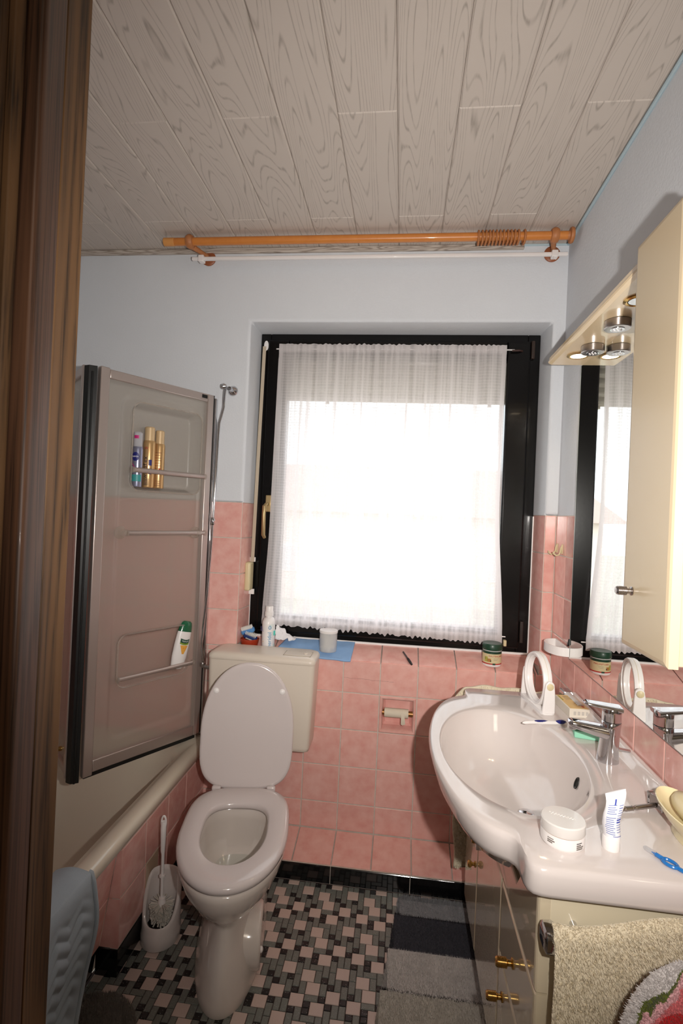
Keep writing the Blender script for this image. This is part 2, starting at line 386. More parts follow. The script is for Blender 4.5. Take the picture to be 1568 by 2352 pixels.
# right wall
wall_right = obj('wall_right', M().box((XR+.004, YF-.1, 1.4363), (XR+.1, .1, ZC+.1)), m_wall, kind='structure')
obj('grout_bed', M().box((XR+T, YF-.1, -.02), (XR+.1, .1, 1.4363)), m_grout, wall_right, smooth=False)
ys_r = [0, -.132]+[-.132-k*P for k in range(1, 11)]; ys_r = ys_r[::-1]
zz = sorted([z for z in zr]+[.068, 0.0])
for i in range(len(ys_r)-1):
    for j in range(len(zz)-1):
        if zz[j] < .5 and ys_r[i] > -1.1: continue
        a, b = ys_r[i], ys_r[i+1]
        put_tile(wall_right, (XR, (a+b)/2, (zz[j]+zz[j+1])/2), (0, -1, 0), (0, 0, 1), b-a, zz[j+1]-zz[j])
# left wall
wall_left = obj('wall_left', M().box((XL-.1, YF-.1, 1.4363), (XL-.002, .1, ZC+.1)), m_wall, kind='structure')
obj('grout_bed', M().box((XL-.1, YF-.1, -.02), (XL-T, .1, 1.4363)), m_grout, wall_left, smooth=False)
ys_l = [-k*P for k in range(0, 12)][::-1]
for i in range(len(ys_l)-1):
    for j in range(len(zr_side)-1):
        a, b = ys_l[i], ys_l[i+1]
        put_tile(wall_left, (XL, (a+b)/2, (zr_side[j]+zr_side[j+1])/2), (0, 1, 0), (0, 0, 1), b-a, zr_side[j+1]-zr_side[j])
# front wall with doorway (behind and beside the camera) and the passage beyond
wf = M(); wf.box((XL-.1, YF-.1, -.02), (.012, YF, ZC+.1)); wf.box((.96, YF-.1, -.02), (XR+.1, YF, ZC+.1)); wf.box((.02, YF-.1, 2.12), (.96, YF, ZC+.1))
obj('wall_front', wf, m_wall, kind='structure')
ps = M(); ps.box((-.7, -3.3, -.02), (-.6, YF-.1, ZC+.1)); ps.box((1.6, -3.3, -.02), (1.7, YF-.1, ZC+.1)); ps.box((-.7, -3.4, -.02), (1.7, -3.3, ZC+.1)); ps.box((XR+.1, YF-.1, 0), (1.7, YF-.0, ZC))
ps.box((-.7, -3.3, ZC), (1.7, YF-.1, ZC+.1))
obj('wall_passage', ps, mat('passage_plaster', S(196,186,170), .9), kind='structure')
obj('floor_passage', M().box((-.7, -3.3, -.05), (1.7, YF-.1, -.001)), mat('passage_floor', S(150,128,104), .5), kind='structure')

# ceiling planks
ceiling = obj('ceiling', M().box((XL-.1, YF-.1, ZC+.012), (XR+.1, .1, ZC+.1)), mat('ceiling_gap', S(206,198,190), .9), kind='structure')
PW, PX0 = .1648, .1388
_pl = {}
def plank(x0, x1, y0, y1):
    w_, l_ = round(x1-x0-.0008, 4), round(y1-y0-.0008, 4); k = (w_, l_)
    if k not in _pl:
        m = M(); c = .004; o_ = [(-w_/2, -l_/2), (-w_/2, l_/2), (w_/2, l_/2), (w_/2, -l_/2)]
        i_ = [(x-math.copysign(c, x), y-math.copysign(c*.6, y)) for x, y in o_]
        m.loft([[(x, y, .012) for x, y in o_], [(x, y, .0035) for x, y in o_], [(x, y, 0) for x, y in i_]], cap0=False)
        me = m.mesh('plank', True, .3); me.materials.append(m_ceil); _pl[k] = me
    o = bpy.data.objects.new('plank', _pl[k]); reg(o, ceiling, mat4=Matrix.Translation(((x0+x1)/2, (y0+y1)/2, ZC)))
for k in range(-8, 6):
    a, b = max(PX0+k*PW, XL), min(PX0+(k+1)*PW, XR-.002)
    if b-a < .02: continue
    cuts = [0] + ([-.717, YF] if k % 2 == 0 else [-.215, -1.215, YF])
    for i in range(len(cuts)-1): plank(a, b, cuts[i+1], cuts[i])
trim = obj('trim_1', M().box((XL, -.012, 2.488), (.80, .003, ZC)), m_trimceil, kind='structure', bevel=.004)
obj('trim_2', M().tube([(XR, 0, ZC-.002), (XR, YF, ZC-.002)], .006, 8), mat('blue_sealant', S(176,196,204), .6), kind='structure')
obj('trim_3', M().tube([(.80, 0, ZC-.002), (XR, 0, ZC-.002)], .005, 8), mat('blue_sealant2', S(176,196,204), .6), kind='structure')

# floor mosaic
floor = obj('floor', M().box((-.5, YF-.12, -.04), (XR+.02, .05, -.0022)), mat('dark_grout', S(62,48,46), .9), kind='structure', smooth=False)
U = .0207; ox, oy = .1801*U, .0939*U
whites = [(0,1),(2,3),(5,2),(3,7),(6,6),(7,4)]
occ = {}
for k, (a, b) in enumerate(whites):
    for da in (0, 1):
        for db in (0, -1): occ[((a+da) % 8, (b+db) % 8)] = ('w', k)
rr = random.Random(11); best = None
for trial in range(400):
    o2 = dict(occ); doms = []; cells = [(i, j) for i in range(8) for j in range(8) if (i, j) not in o2]; rr.shuffle(cells)
    for c in cells:
        if c in o2: continue
        d = [(1, 0), (0, 1)]; rr.shuffle(d)
        for dx, dy in d:
            e = ((c[0]+dx) % 8, (c[1]+dy) % 8)
            if e not in o2 and rr.random() < .85:
                o2[c] = o2[e] = 1; doms.append((c, (dx, dy))); break
    if abs(len(doms)-14) <= 1:
        sing = [c for c in cells if c not in o2]
        adj = sum(((c[0]+1) % 8, c[1]) in sing or (c[0], (c[1]+1) % 8) in sing for c in sing)
        if best is None or adj < best[0]: best = (adj, doms, sing)
_, doms, sing = best
pieces = []
for I in range(-4, 7):
    for J in range(-11, 1):
        for a, b in whites: pieces.append((I*8+a, J*8+b-1, 2, 2, m_mwhite, 'white_tile'))
        for (a, b), (dx, dy) in doms: pieces.append((I*8+a, J*8+b, 1+dx, 1+dy, m_mgrey, 'grey_tile'))
        for a, b in sing: pieces.append((I*8+a, J*8+b, 1, 1, m_mblack, 'black_tile'))
keep = []
for i, j, w_, h, mt, nm in pieces:   # j counts the lower cell row; the grid line j lies at (j-1)*U from the top-left phase
    x0, y0 = (i-.18)*U, (j-1-.094)*U; x1, y1 = x0+w_*U, y0+h*U
    x0, x1, y0, y1 = max(x0, -.49), min(x1, XR), max(y0, YF), min(y1, -.1655)
    if x1-x0 > .004 and y1-y0 > .004: keep.append((x0, x1, y0, y1, mt, nm))
def seen(t):
    x, y = (t[0]+t[1])/2, (t[2]+t[3])/2
    return -.42 < x < .40 and y > -.80 and not (-.2 < x < -.02 and y < -.4)
keep.sort(key=lambda t: (not seen(t), t[2]))
rest = {}
for n_, (x0, x1, y0, y1, mt, nm) in enumerate(keep):
    if n_ < 300: put_tile(floor, ((x0+x1)/2, (y0+y1)/2, 0), (1, 0, 0), (0, 1, 0), x1-x0, y1-y0, mt, nm, d=.003, jit=.003, g=.0009)
    else:
        r = rest.setdefault(mt.name, (M(), mt)); g = .0009; c = .001
        r[0].loft([[(a, b, z) for a, b in ((x0+q, y0+q), (x1-q, y0+q), (x1-q, y1-q), (x0+q, y1-q))] for q, z in ((g, -.003), (g, -.0008), (g+c, 0))], cap0=False)
for k, (m, mt) in rest.items(): obj('mosaic_tiles', m, mt, floor, kind='stuff')

# ------------------------------------------------------------ window
win = thing('window_1', (.3, .15, .85), None, None, kind='structure')
fx0, fx1, fz0, fz1 = -.2925, .911, .852, 2.194
def frame(parent, name, x0, x1, z0, z1, y0, y1, wl, wr, wbm, wt, mt, bev):
    for a, b in (((x0, y0, z0), (x0+wl, y1, z1)), ((x1-wr, y0, z0), (x1, y1, z1)), ((x0+wl, y0, z0), (x1-wr, y1, z0+wbm)), ((x0+wl, y0, z1-wt), (x1-wr, y1, z1))):
        obj(name, M().box(a, b), mt, parent, bevel=bev, seg=3)
frame(win, 'frame_bar', fx0, fx1, fz0, fz1, ND, ND+.07, .045, .05, .03, .04, m_blackframe, .004)
frame(win, 'sash_bar', fx0+.035, fx1-.04, fz0+.022, fz1-.03, ND-.014, ND+.05, .095, .095, .075, .08, m_blackframe, .008)
obj('pane', M().box((fx0+.12, ND+.03, fz0+.09), (fx1-.125, ND+.034, fz1-.1)), glassy('window_glass', (.97, .985, .98, 1), .0, (1, 0, 0, 0)), win, smooth=False)
# hinges
hb = M(); hb.box((.872, ND-.017, 2.09), (.886, ND, 2.165)); obj('hinge', hb, mat('brown_hinge', S(52,40,34), .4), win, bevel=.003)
hb = M(); hb.box((.872, ND-.017, .90), (.886, ND, .99)); obj('hinge', hb, mat('brown_hinge2', S(44,34,30), .4), win, bevel=.003)
hd = obj('window_handle', M().box((-.235, ND-.028, 1.40), (-.208, ND-.013, 1.475)), m_gold, win, bevel=.004)
obj('lever', M().tube([(-.222, ND-.02, 1.435), (-.222, ND-.055, 1.435), (-.229, ND-.062, 1.425), (-.230, ND-.062, 1.39), (-.229, ND-.06, 1.30), (-.225, ND-.052, 1.288)], [.008, .008, .009, .0085, .0085, .007], 12), m_gold, hd)
for z, x in ((1.0-.085, .812), (2.11, -.215)):
    pass
obj('rod_clip', M().box((.806, ND-.03, .885), (.818, ND-.013, .910)), m_beige, win, bevel=.002)
cb2 = M(); cb2.tube([(.79, .1, 2.118), (.82, .1, 2.119), (.834, .112, 2.12)], .004, 8); obj('rod_clip', cb2, mat('brown_clip', S(60,36,30), .5), win)
# roller shutter outside, partly lowered
sh = thing('roller_shutter', (.3, .26, 1.92), 'grey roller shutter lowered a little behind the sheer curtain', 'shutter')
m_slat = mat('shutter_slat', S(196,186,172), .5)
for i in range(9):
    z = 1.925+i*.042
    obj('slat', M().loft([[(x, .255, z), (x, .248, z+.01), (x, .247, z+.02), (x, .25, z+.034), (x, .256, z+.0435), (x, .262, z+.0435), (x, .262, z)] for x in (fx0+.0, fx1-.0)]), m_slat, sh)
for x in (.0, .73): obj('end_stop', M().cyl((x, .25, 1.922), (x, .25, 1.912), .008, n=12), m_slat, sh)
# belt of the shutter
belt = thing('shutter_belt', (-.27, .1, 1.1), 'beige roller shutter belt and winder box at the left of the window', 'shutter belt')
bm_ = M(); bm_.loft([[(x-.0075, y-.0006, z), (x+.0075, y-.0006, z), (x+.0075, y+.0006, z), (x-.0075, y+.0006, z)] for x, y, z in ((-.27, .104, 2.13), (-.272, .09, 1.7), (-.276, .083, 1.18))]); obj('strap', bm_, m_strap, belt)
gd = M(); gd.lathe([(.001, 0), (.012, .001), (.013, .005), (.007, .008), (.001, .008)], (-.268, ND, 2.14), (0, -1, 0), 20, sx=.8, sy=1.7); obj('belt_guide', gd, m_white, belt)
bx = obj('winder_box', M().box((-.302, .055, 1.055), (-.276, .112, 1.18)), m_beige, belt, bevel=.009, seg=4)
for za_, zb_ in ((1.035, 1.058), (1.178, 1.198)): obj('end_plate', M().box((-.294, .106, za_), (-.27, .114, zb_)), m_white, bx, bevel=.001)

# sheer curtain
def curtain_mat():
    m = bpy.data.materials.new('sheer_curtain'); m.use_nodes = True; nt = m.node_tree; N = nt.nodes.new; L = nt.links.new
    nt.nodes.remove(nt.nodes['Principled BSDF']); out = nt.nodes['Material Output']
    uv = N('ShaderNodeUVMap'); sp_ = N('ShaderNodeSeparateXYZ'); L(uv.outputs[0], sp_.inputs[0])
    def line(src, freq, wd):
        a = N('ShaderNodeMath'); a.operation = 'MULTIPLY'; a.inputs[1].default_value = freq; L(src, a.inputs[0])
        f = N('ShaderNodeMath'); f.operation = 'PINGPONG'; f.inputs[1].default_value = .5; L(a.outputs[0], f.inputs[0])
        c = N('ShaderNodeMath'); c.operation = 'LESS_THAN'; c.inputs[1].default_value = wd; L(f.outputs[0], c.inputs[0]); return c.outputs[0]
    h = line(sp_.outputs[1], 100, .05); v = line(sp_.outputs[0], 150, .05)
    n = N('ShaderNodeTexNoise'); n.inputs['Scale'].default_value = 120; L(uv.outputs[0], n.inputs['Vector'])
    mr = N('ShaderNodeMapRange'); mr.inputs[1].default_value = .45; mr.inputs[2].default_value = .6; L(n.outputs[0], mr.inputs[0])
    mv = N('ShaderNodeMath'); mv.operation = 'MULTIPLY'; L(v, mv.inputs[0]); L(mr.outputs[0], mv.inputs[1])
    mh = N('ShaderNodeMath'); mh.operation = 'MAXIMUM'; L(h, mh.inputs[0]); L(mv.outputs[0], mh.inputs[1])
    # hems: side edges and head/foot channels are double cloth
    e = N('ShaderNodeMath'); e.operation = 'PINGPONG'; e.inputs[1].default_value = .5; L(sp_.outputs[0], e.inputs[0])
    el = N('ShaderNodeMath'); el.operation = 'LESS_THAN'; el.inputs[1].default_value = .018; L(e.outputs[0], el.inputs[0])
    e2 = N('ShaderNodeMath'); e2.operation = 'PINGPONG'; e2.inputs[1].default_value = .5; L(sp_.outputs[1], e2.inputs[0])
    e3 = N('ShaderNodeMath'); e3.operation = 'LESS_THAN'; e3.inputs[1].default_value = .028; L(e2.outputs[0], e3.inputs[0])
    hm = N('ShaderNodeMath'); hm.operation = 'MAXIMUM'; L(el.outputs[0], hm.inputs[0]); L(e3.outputs[0], hm.inputs[1])
    o1 = N('ShaderNodeMath'); o1.operation = 'MULTIPLY_ADD'; o1.inputs[1].default_value = .26; o1.inputs[2].default_value = .68; L(mh.outputs[0], o1.inputs[0])
    o2_ = N('ShaderNodeMath'); o2_.operation = 'MULTIPLY_ADD'; o2_.inputs[1].default_value = .18; o2_.use_clamp = True; L(hm.outputs[0], o2_.inputs[0]); L(o1.outputs[0], o2_.inputs[2])
    mpf = N('ShaderNodeMapping'); mpf.inputs['Scale'].default_value = (46, 1.1, 1); L(uv.outputs[0], mpf.inputs[0])
    nf_ = N('ShaderNodeTexNoise'); nf_.inputs['Scale'].default_value = 1; nf_.inputs['Detail'].default_value = 2; L(mpf.outputs[0], nf_.inputs['Vector'])
    rf_ = N('ShaderNodeMapRange'); rf_.inputs[1].default_value = .35; rf_.inputs[2].default_value = .68; rf_.inputs[3].default_value = -.16; rf_.inputs[4].default_value = .34; L(nf_.outputs[0], rf_.inputs[0])
    o3_ = N('ShaderNodeMath'); o3_.operation = 'ADD'; o3_.use_clamp = True; L(o2_.outputs[0], o3_.inputs[0]); L(rf_.outputs[0], o3_.inputs[1]); o2_ = o3_
    t = N('ShaderNodeBsdfTransparent'); d = N('ShaderNodeBsdfDiffuse'); d.inputs[0].default_value = S(246,240,240)
    l = N('ShaderNodeBsdfTranslucent'); l.inputs[0].default_value = S(246,238,240)
    m1 = N('ShaderNodeMixShader'); m1.inputs[0].default_value = .5; L(d.outputs[0], m1.inputs[1]); L(l.outputs[0], m1.inputs[2])
    m2 = N('ShaderNodeMixShader'); L(o2_.outputs[0], m2.inputs[0]); L(t.outputs[0], m2.inputs[1]); L(m1.outputs[0], m2.inputs[2]); L(m2.outputs[0], out.inputs[0])
    return m
cur = thing('sheer_curtain', (.29, .1, .89), 'sheer white gathered half-transparent curtain stretched over the black window', 'curtain')
fo = [(RS.uniform(20, 75), RS.uniform(0, 6.3), RS.uniform(.3, 1)) for _ in range(9)]
gath = [(RS.uniform(110, 330), RS.uniform(0, 6.3), RS.uniform(.4, 1)) for _ in range(8)]
def cpoint(u, v):
    # v 0 bottom, 1 top
    xl = -.213+.013*v + (-.012*smoothstep(.35, 0, v)); xr = .797-.03*smoothstep(0, .5, v)-.004*sin(v*pi)
    x = xl+(xr-xl)*u
    wob = u+.006*sin(v*3+u*9)
    f = sum(a*sin(k*wob+p+v*.5) for k, p, a in fo)/5
    f = math.copysign(abs(f)**.75, f)
    g = sum(a*sin(k*u+p) for k, p, a in gath)/4
    near = max(smoothstep(.94, .985, v), smoothstep(.075, .02, v))
    edge = min(1, min(u, 1-u)*30)
    y = .088 + (.0085*f*(1-near) + .0055*g*(near*.8+.1*(1-near)))*edge
    z0, z1 = .9+.012*(1-u)-.006*u, 2.137
    z = z0+(z1-z0)*v
    if v > .97: z += .006*g*edge*smoothstep(.97, 1, v)
    if v < .04: z += .008*g*edge*smoothstep(.04, 0, v)
    if abs(v-.965) < .012 or abs(v-.035) < .01: y += .003
    return (x, y, z)
obj('cloth', M().grid(cpoint, 420, 90, uv=True), curtain_mat(), cur, angle=3.2)
obj('curtain_wire', M().tube([(-.215, .1, 2.118), (.8, .1, 2.121)], .0025, 8), m_white, cur)
obj('curtain_wire', M().tube([(-.215, .1, .935), (.812, .1, .925)], .0025, 8), m_white, cur)

# house across the road and ground outside (seen blown-out through the curtain)
hs = thing('neighbour_house', (2, 26, -3), 'pale house with a red-brown roof seen faintly through the curtain', 'house')
hw = M(); hw.box((-8, 24, -3), (9, 32, 1.6)); obj('wall', hw, mat('house_plaster', S(222,210,200), .9), hs)
rf = M(); rf.loft([[(-9, 23.4, 1.5), (10, 23.4, 1.5), (10, 32.6, 1.5), (-9, 32.6, 1.5)], [(-7, 27.9, 4.2), (8, 27.9, 4.2), (8, 28.1, 4.2), (-7, 28.1, 4.2)]]); obj('roof', rf, mat('house_roof', S(186,160,150), .9), hs)
for x in (-6, -3, 1.2, 4.4):
    for z in (-1.6,):
        wn = obj('window', M().box((x, 23.93, z), (x+1.2, 24.02, z+1.4)), m_white, hs); obj('pane', M().box((x+.1, 23.9, z+.1), (x+1.1, 23.95, z+1.3)), mat('house_pane', S(196,198,202), .4), wn)
obj('ground', M().box((-60, .8, -3.2), (60, 80, -3)), mat('grass', S(190,190,176), .95, mottle=.5, mscale=1), kind='structure')

# ------------------------------------------------------------ curtain rod
rod = thing('curtain_rod', (.15, -.12, 2.482), 'bare beech curtain rod under the ceiling above the window', 'curtain rod')
obj('pole', M().cyl((-.60, -.12, 2.4805), (.93, -.12, 2.480), .0155, n=28), m_wood, rod)
obj('end_piece', M().cyl((-.645, -.12, 2.4805), (-.60, -.12, 2.4805), .0162, n=28), mat('light_beech', S(214,150,84), .4), rod, bevel=.002)
obj('end_knob', M().lathe([(.001, 0), (.015, 0), (.016, .012), (.027, .014), (.029, .020), (.027, .026), (.015, .030), (.001, .031)], (.925, -.12, 2.48), (1, 0, 0), 28), m_wood2, rod)
rg = [.606+.0132*i for i in range(12)]+[.774]
ring0 = None
for i, x in enumerate(rg):
    pr = [(.0235+.0045*cos(t), .0042*sin(t)) for t in [2*pi*k/10 for k in range(10)]]
    m = M(); m.loft([[(h, rad*cos(a), rad*sin(a)) for rad, h in pr] for a in [2*pi*k/32 for k in range(33)]], False, False)
    if ring0 is None: ring0 = m.mesh('ring'); ring0.materials.append(m_wood2)
    o = bpy.data.objects.new('curtain_ring', ring0); rz = random.uniform(-.05, .05)
    lab = 'single beech curtain ring apart on the rod near the bracket' if i == 12 else 'beech curtain ring bunched with others at the right of the rod'
    reg(o, None, lab, 'curtain ring', None if i == 12 else 'bunched curtain rings on the rod', mat4=Matrix.Translation((x, -.12, 2.4755)) @ Matrix.Rotation(rz, 4, 'Z'))
for k, (x, lab) in enumerate(((-.535, None), (.885, None))):
    br = obj('bracket', M().lathe([(.001, 0), (.030, 0), (.031, .006), (.026, .010), (.012, .011), (.010, .03)], (x+.035*(k == 0)+.022*(k == 1), 0, 2.468), (0, -1, 0), 28), mat('stained_bracket', S(150,86,52), .45), rod)
    xw = x+.035*(k == 0)+.022*(k == 1)
    obj('arm', M().tube([(xw, -.025, 2.468), (xw-.01, -.06, 2.466), (x, -.105, 2.470)], [.010, .009, .012], 14), m_wood2, br)
    tr = M(); tr.loft([[(x+h, -.12+rad*cos(a), 2.480+rad*sin(a)) for rad, h in ((.0155, -.015), (.023, -.013), (.028, -.004), (.028, .004), (.023, .013), (.0155, .015))] for a in [2*pi*i/32 for i in range(33)]], False, False, closed=False); obj('socket', tr, m_wood2, br)
rail = thing('curtain_rail', (.2, -.05, 2.46), 'thin white curtain rail fixed behind and below the wooden rod', 'curtain rail')
rl = M(); rl.box((-.555, -.056, 2.438), (.955, -.042, 2.452)); obj('track', rl, m_white, rail, bevel=.003)
for x in (-.513, .905): obj('rail_clip', M().box((x-.012, -.062, 2.431), (x+.012, -.034, 2.458)), m_white, rail, bevel=.003)
obj('end_hook', M().tube([(.898, -.06, 2.434), (.9, -.064, 2.424), (.907, -.064, 2.418), (.912, -.064, 2.425)], .0016, 6), m_white, rail)

# ------------------------------------------------------------ bathtub
tub = thing('bathtub', (-.78, -.85, 0), 'cream enamel bathtub along the left wall behind pink tiles', 'bathtub')
def tl(x0, x1, y0, y1, r, z): return [(x, y, z) for x, y in rrect(x0, x1, y0, y1, r, 8)]
RZ = .45
tb = M()
tb.loft([tl(XL+.01, -.402, -1.66, -.005, .012, RZ-.045), tl(XL+.008, -.396, -1.665, -.003, .012, RZ-.03), tl(XL+.006, -.396, -1.665, -.002, .014, RZ-.012), tl(XL+.008, -.404, -1.66, -.004, .014, RZ-.002), tl(XL+.015, -.416, -1.65, -.012, .014, RZ),
         tl(XL+.045, -.444, -1.62, -.055, .09, RZ-.002), tl(XL+.05, -.448, -1.615, -.062, .10, RZ-.008), tl(XL+.056, -.462, -1.60, -.075, .12, RZ-.010), tl(XL+.064, -.474, -1.58, -.10, .14, RZ-.028), tl(XL+.075, -.486, -1.55, -.14, .16, RZ-.10), tl(XL+.10, -.515, -1.50, -.22, .18, RZ-.28), tl(XL+.14, -.55, -1.45, -.28, .16, RZ-.36), tl(XL+.22, -.62, -1.35, -.40, .12, RZ-.375)], cap0=False)
obj('basin', tb, m_tub, tub, angle=1.5)
# tiled apron
ap = thing('tub_apron', (-.42, -.5, 0), 'pink tiled apron wall in front of the bathtub', 'tiled apron', kind='structure')
for k_ in ('label', 'category'):
    if k_ in ap: del ap[k_]
ab = M(); ab.box((-.445, -.66, 0), (-.42-T, 0, RZ-.035)); ab.loft([[(-.455, y, RZ-.035), (-.4285, y, RZ-.035), (-.499, y, 0), (-.56, y, 0)] for y in (-.6, YF)])
obj('grout_bed', ab, m_grout, ap, smooth=False)
ysa = [-.66, -.508, -.345, -.190, 0]; zsa = [.082, .230, .3765, .43]
for i in range(4):
    for j in range(3):
        a, b = ysa[i], ysa[i+1]
        bg_ = (i == 1 and j == 0)
        put_tile(ap, (-.42, (a+b)/2, (zsa[j]+zsa[j+1])/2), (0, 1, 0), (0, 0, 1), b-a, zsa[j+1]-zsa[j], m_tile, label=None)
obj('access_tile', M().box((-.421, -.50, .15), (-.4185, -.415, .229)), m_tile_pale, ap, label='pale beige replacement tile', bevel=.001)
nv = Vector((.065, 0, .43)).normalized()
ysn = [-.66-k*P for k in range(0, 7)]
for i in range(6):
    for j in range(3):
        a, b = ysn[i+1], ysn[i]; za, zb = zsa[j]+.0, zsa[j+1]
        f = lambda z: -.494+.066*z/.43
        put_tile(ap, ((f(za)+f(zb))/2+.003, (a+b)/2, (za+zb)/2), (0, 1, 0), nv, b-a, (zb-za)*1.011)
for j in range(3):
    za, zb = zsa[j], zsa[j+1]; f = lambda z: -.494+.066*z/.43
    m = M(); g = .0014
    m.loft([[(f(za)+.003, -.6605+d, za+g), (-.42, -.6605+d, za+g), (-.42, -.6605+d, zb-g), (f(zb)+.003, -.6605+d, zb-g)] for d in (.006, 0)], cap0=False); obj('tile', m, m_tile, ap, smooth=False)
ba = thing('baseboard_left', (-.42, -.4, 0), None, None, kind='structure')
for a, b in ((-.66, -.36), (-.36, -.166)): put_tile(ba, (-.4185, (a+b)/2, .04), (0, 1, 0), (0, 0, 1), b-a, .082, m_black, 'base_tile', d=.006, g=.001)
m = M(); m.box((-.488, -.664, 0), (-.4185, -.656, .081)); obj('base_tile', m, m_black, ba, bevel=.001)
for k in range(3): put_tile(ba, (-.489, -.665-.15-.3*k, .04), (0, 1, 0), (.011, 0, .08), .3, .082, m_black, 'base_tile', d=.006, g=.001)

# ------------------------------------------------------------ shower screen
scr = thing('shower_screen', (-.46, -.02, .455), 'folding shower screen with silver frame and shelf recesses on the bathtub', 'shower screen')
pA0, pA1 = Vector((-.450, -.022, 0)), Vector((-.702, -.437, 0)); pB0, pB1 = Vector((-.742, -.449, 0)), Vector((-1.075, -.135, 0))
SZ0, SZ1 = .462, 1.879
def panel_frame(name, a, b, side=1):
    d = (b-a); Ln = d.length; d.normalize(); n = Vector((d.y, -d.x, 0)) * side  # n: toward the room
    m4 = Matrix((d, n, Vector((0, 0, 1)))).transposed().to_4x4(); m4.translation = a
    o = bpy.data.objects.new(name, None); reg(o, scr, mat4=m4); return o, Ln
m_acr = glassy('textured_acrylic', (.80, .76, .70, 1), .22, (.46, .24, .22, .08), ior=1.4, bump=.25, bscale=500)
pa, LA = panel_frame('panel', pA0, pA1, -1)
def lobj(name, m, mt, parent, **k): return obj(name, m, mt, parent, local=True, **k)
# (s along panel from wall, n>0 toward room, z)
W1, W2 = .030, .034
for nm, a, b in (('stile', (0, -.012, SZ0), (W1, .012, SZ1)), ('stile', (LA-W2, -.012, SZ0-.01), (LA, .012, SZ1+.004)), ('rail', (W1, -.011, SZ1-.032), (LA-W2, .011, SZ1)), ('rail', (W1, -.011, SZ0), (LA-W2, .011, SZ0+.042))):
    lobj(nm, M().box(a, b), m_alu, pa, bevel=.003)
lobj('rubber_seal', M().box((W1-.01, -.008, SZ0-.014), (LA-.005, .008, SZ0)), m_rubber, pa)
lobj('rubber_seal', M().box((-.005, -.009, SZ0), (0, .009, SZ1)), m_rubber, pa)
lobj('name_plate', M().box((W1+.004, .011, SZ1-.020), (W1+.030, .0122, SZ1-.006)), m_rubber, pa)
# moulded pane with recesses: s0,s1,z0,z1,depth
REC = [(.050, LA-.135, 1.462, 1.785, .05, .03), (.070, LA-.115, .735, .925, .045, .02)]
def rr_sd(x, z, x0, x1, z0, z1, r):
    cx, cz = (x0+x1)/2, (z0+z1)/2; qx, qz = abs(x-cx)-(x1-x0)/2+r, abs(z-cz)-(z1-z0)/2+r
    return math.hypot(max(qx, 0), max(qz, 0))+min(max(qx, qz), 0)-r
def pane(u, v):
    s = W1-.004+(LA-W1-W2+.008)*u; z = SZ0+.035+(SZ1-SZ0-.06)*v; n = 0.0
    for x0, x1, z0, z1, dp, r in REC:
        sd = rr_sd(s, z, x0, x1, z0, z1, .035)
        n -= dp*smoothstep(.004, -.02, sd)
    sd = rr_sd(s, z, W1+.018, LA-W2-.05, SZ0+.09, SZ1-.07, .05)
    n -= .008*smoothstep(.006, -.014, sd)
    return (s, n+.004, z)
lobj('pane', M().grid(pane, 90, 260), m_acr, pa, angle=3.2)
m_clear = glassy('clear_plastic', (.93, .9, .86, 1), .08, (.75, 0, .1, .15), ior=1.5)
for x0, x1, z0, z1, dp, r in REC:
    e = M(); e.tube([(x, .005, z) for x, z in rrect(x0-.003, x1+.003, z0-.003, z1+.003, .036, 8)], .0028, 8, closed=True); lobj('recess_rim', e, m_clear, pa)
def bar(z, s0, s1, n_, r=.0075):
    o = lobj('bar', M().cyl((s0, n_, z), (s1, n_, z), r, n=20), m_alu, pa)
    for s in (s0, s1): obj('bar_mount', M().lathe([(.001, 0), (.011, .001), (.012, .006), (.001, .008)], (s, n_, z), (1 if s == s1 else -1, 0, 0), 16), m_clear, o, local=True)
bar(1.535, .034, LA-.138, .012, .0095); bar(1.303, .030, LA-.122, .022, .0085); bar(.769, .055, LA-.115, .014, .0085)
for s in (.06, LA-.10): lobj('bar_bracket', M().lathe([(.022, 0), (.024, .004), (.014, .012), (.010, .03), (.001, .032)], (s, .001, 1.303), (0, 1, 0), 20), m_clear, pa)
pb, LB = panel_frame('panel', pB0, pB1, -1)
for nm, a, b in (('stile', (0, -.012, SZ0-.01), (.02, .012, SZ1+.004)), ('stile', (LB-.03, -.012, SZ0), (LB, .012, SZ1)), ('rail', (.02, -.011, SZ1-.03), (LB-.03, .011, SZ1)), ('rail', (.02, -.011, SZ0), (LB-.03, .011, SZ0+.03))):
    lobj(nm, M().box(a, b), m_alu, pb, bevel=.003)
lobj('pane', M().box((.015, -.002, SZ0+.02), (LB-.025, .002, SZ1-.02)), m_acr, pb)
lobj('knob', M().lathe([(.008, 0), (.008, .014), (.02, .02), (.023, .028), (.019, .034), (.001, .036)], (.098, .002, .52), (0, 1, 0), 24), m_brass, pb, label='round brass knob')
fj = M(); fj.loft([[(x, y, z) for x, y in ((-.708, -.438), (-.700, -.452), (-.722, -.466), (-.744, -.458), (-.752, -.446), (-.735, -.430))] for z in (SZ0-.02, SZ1)]); obj('folding_seal', fj, m_rubber, scr, smooth=False)
fj = M(); 
for q in (-.712, -.728): fj.cyl((q, -.457-(q+.72)*.4, SZ0-.02), (q, -.457-(q+.72)*.4, SZ1-.02), .004, n=8)
obj('folding_seal', fj, m_rubber, scr)
wp = M(); wp.box((-.470, -.021, SZ0-.005), (-.432, 0, SZ1-.01)); obj('wall_profile', wp, m_chrome, scr, bevel=.003)

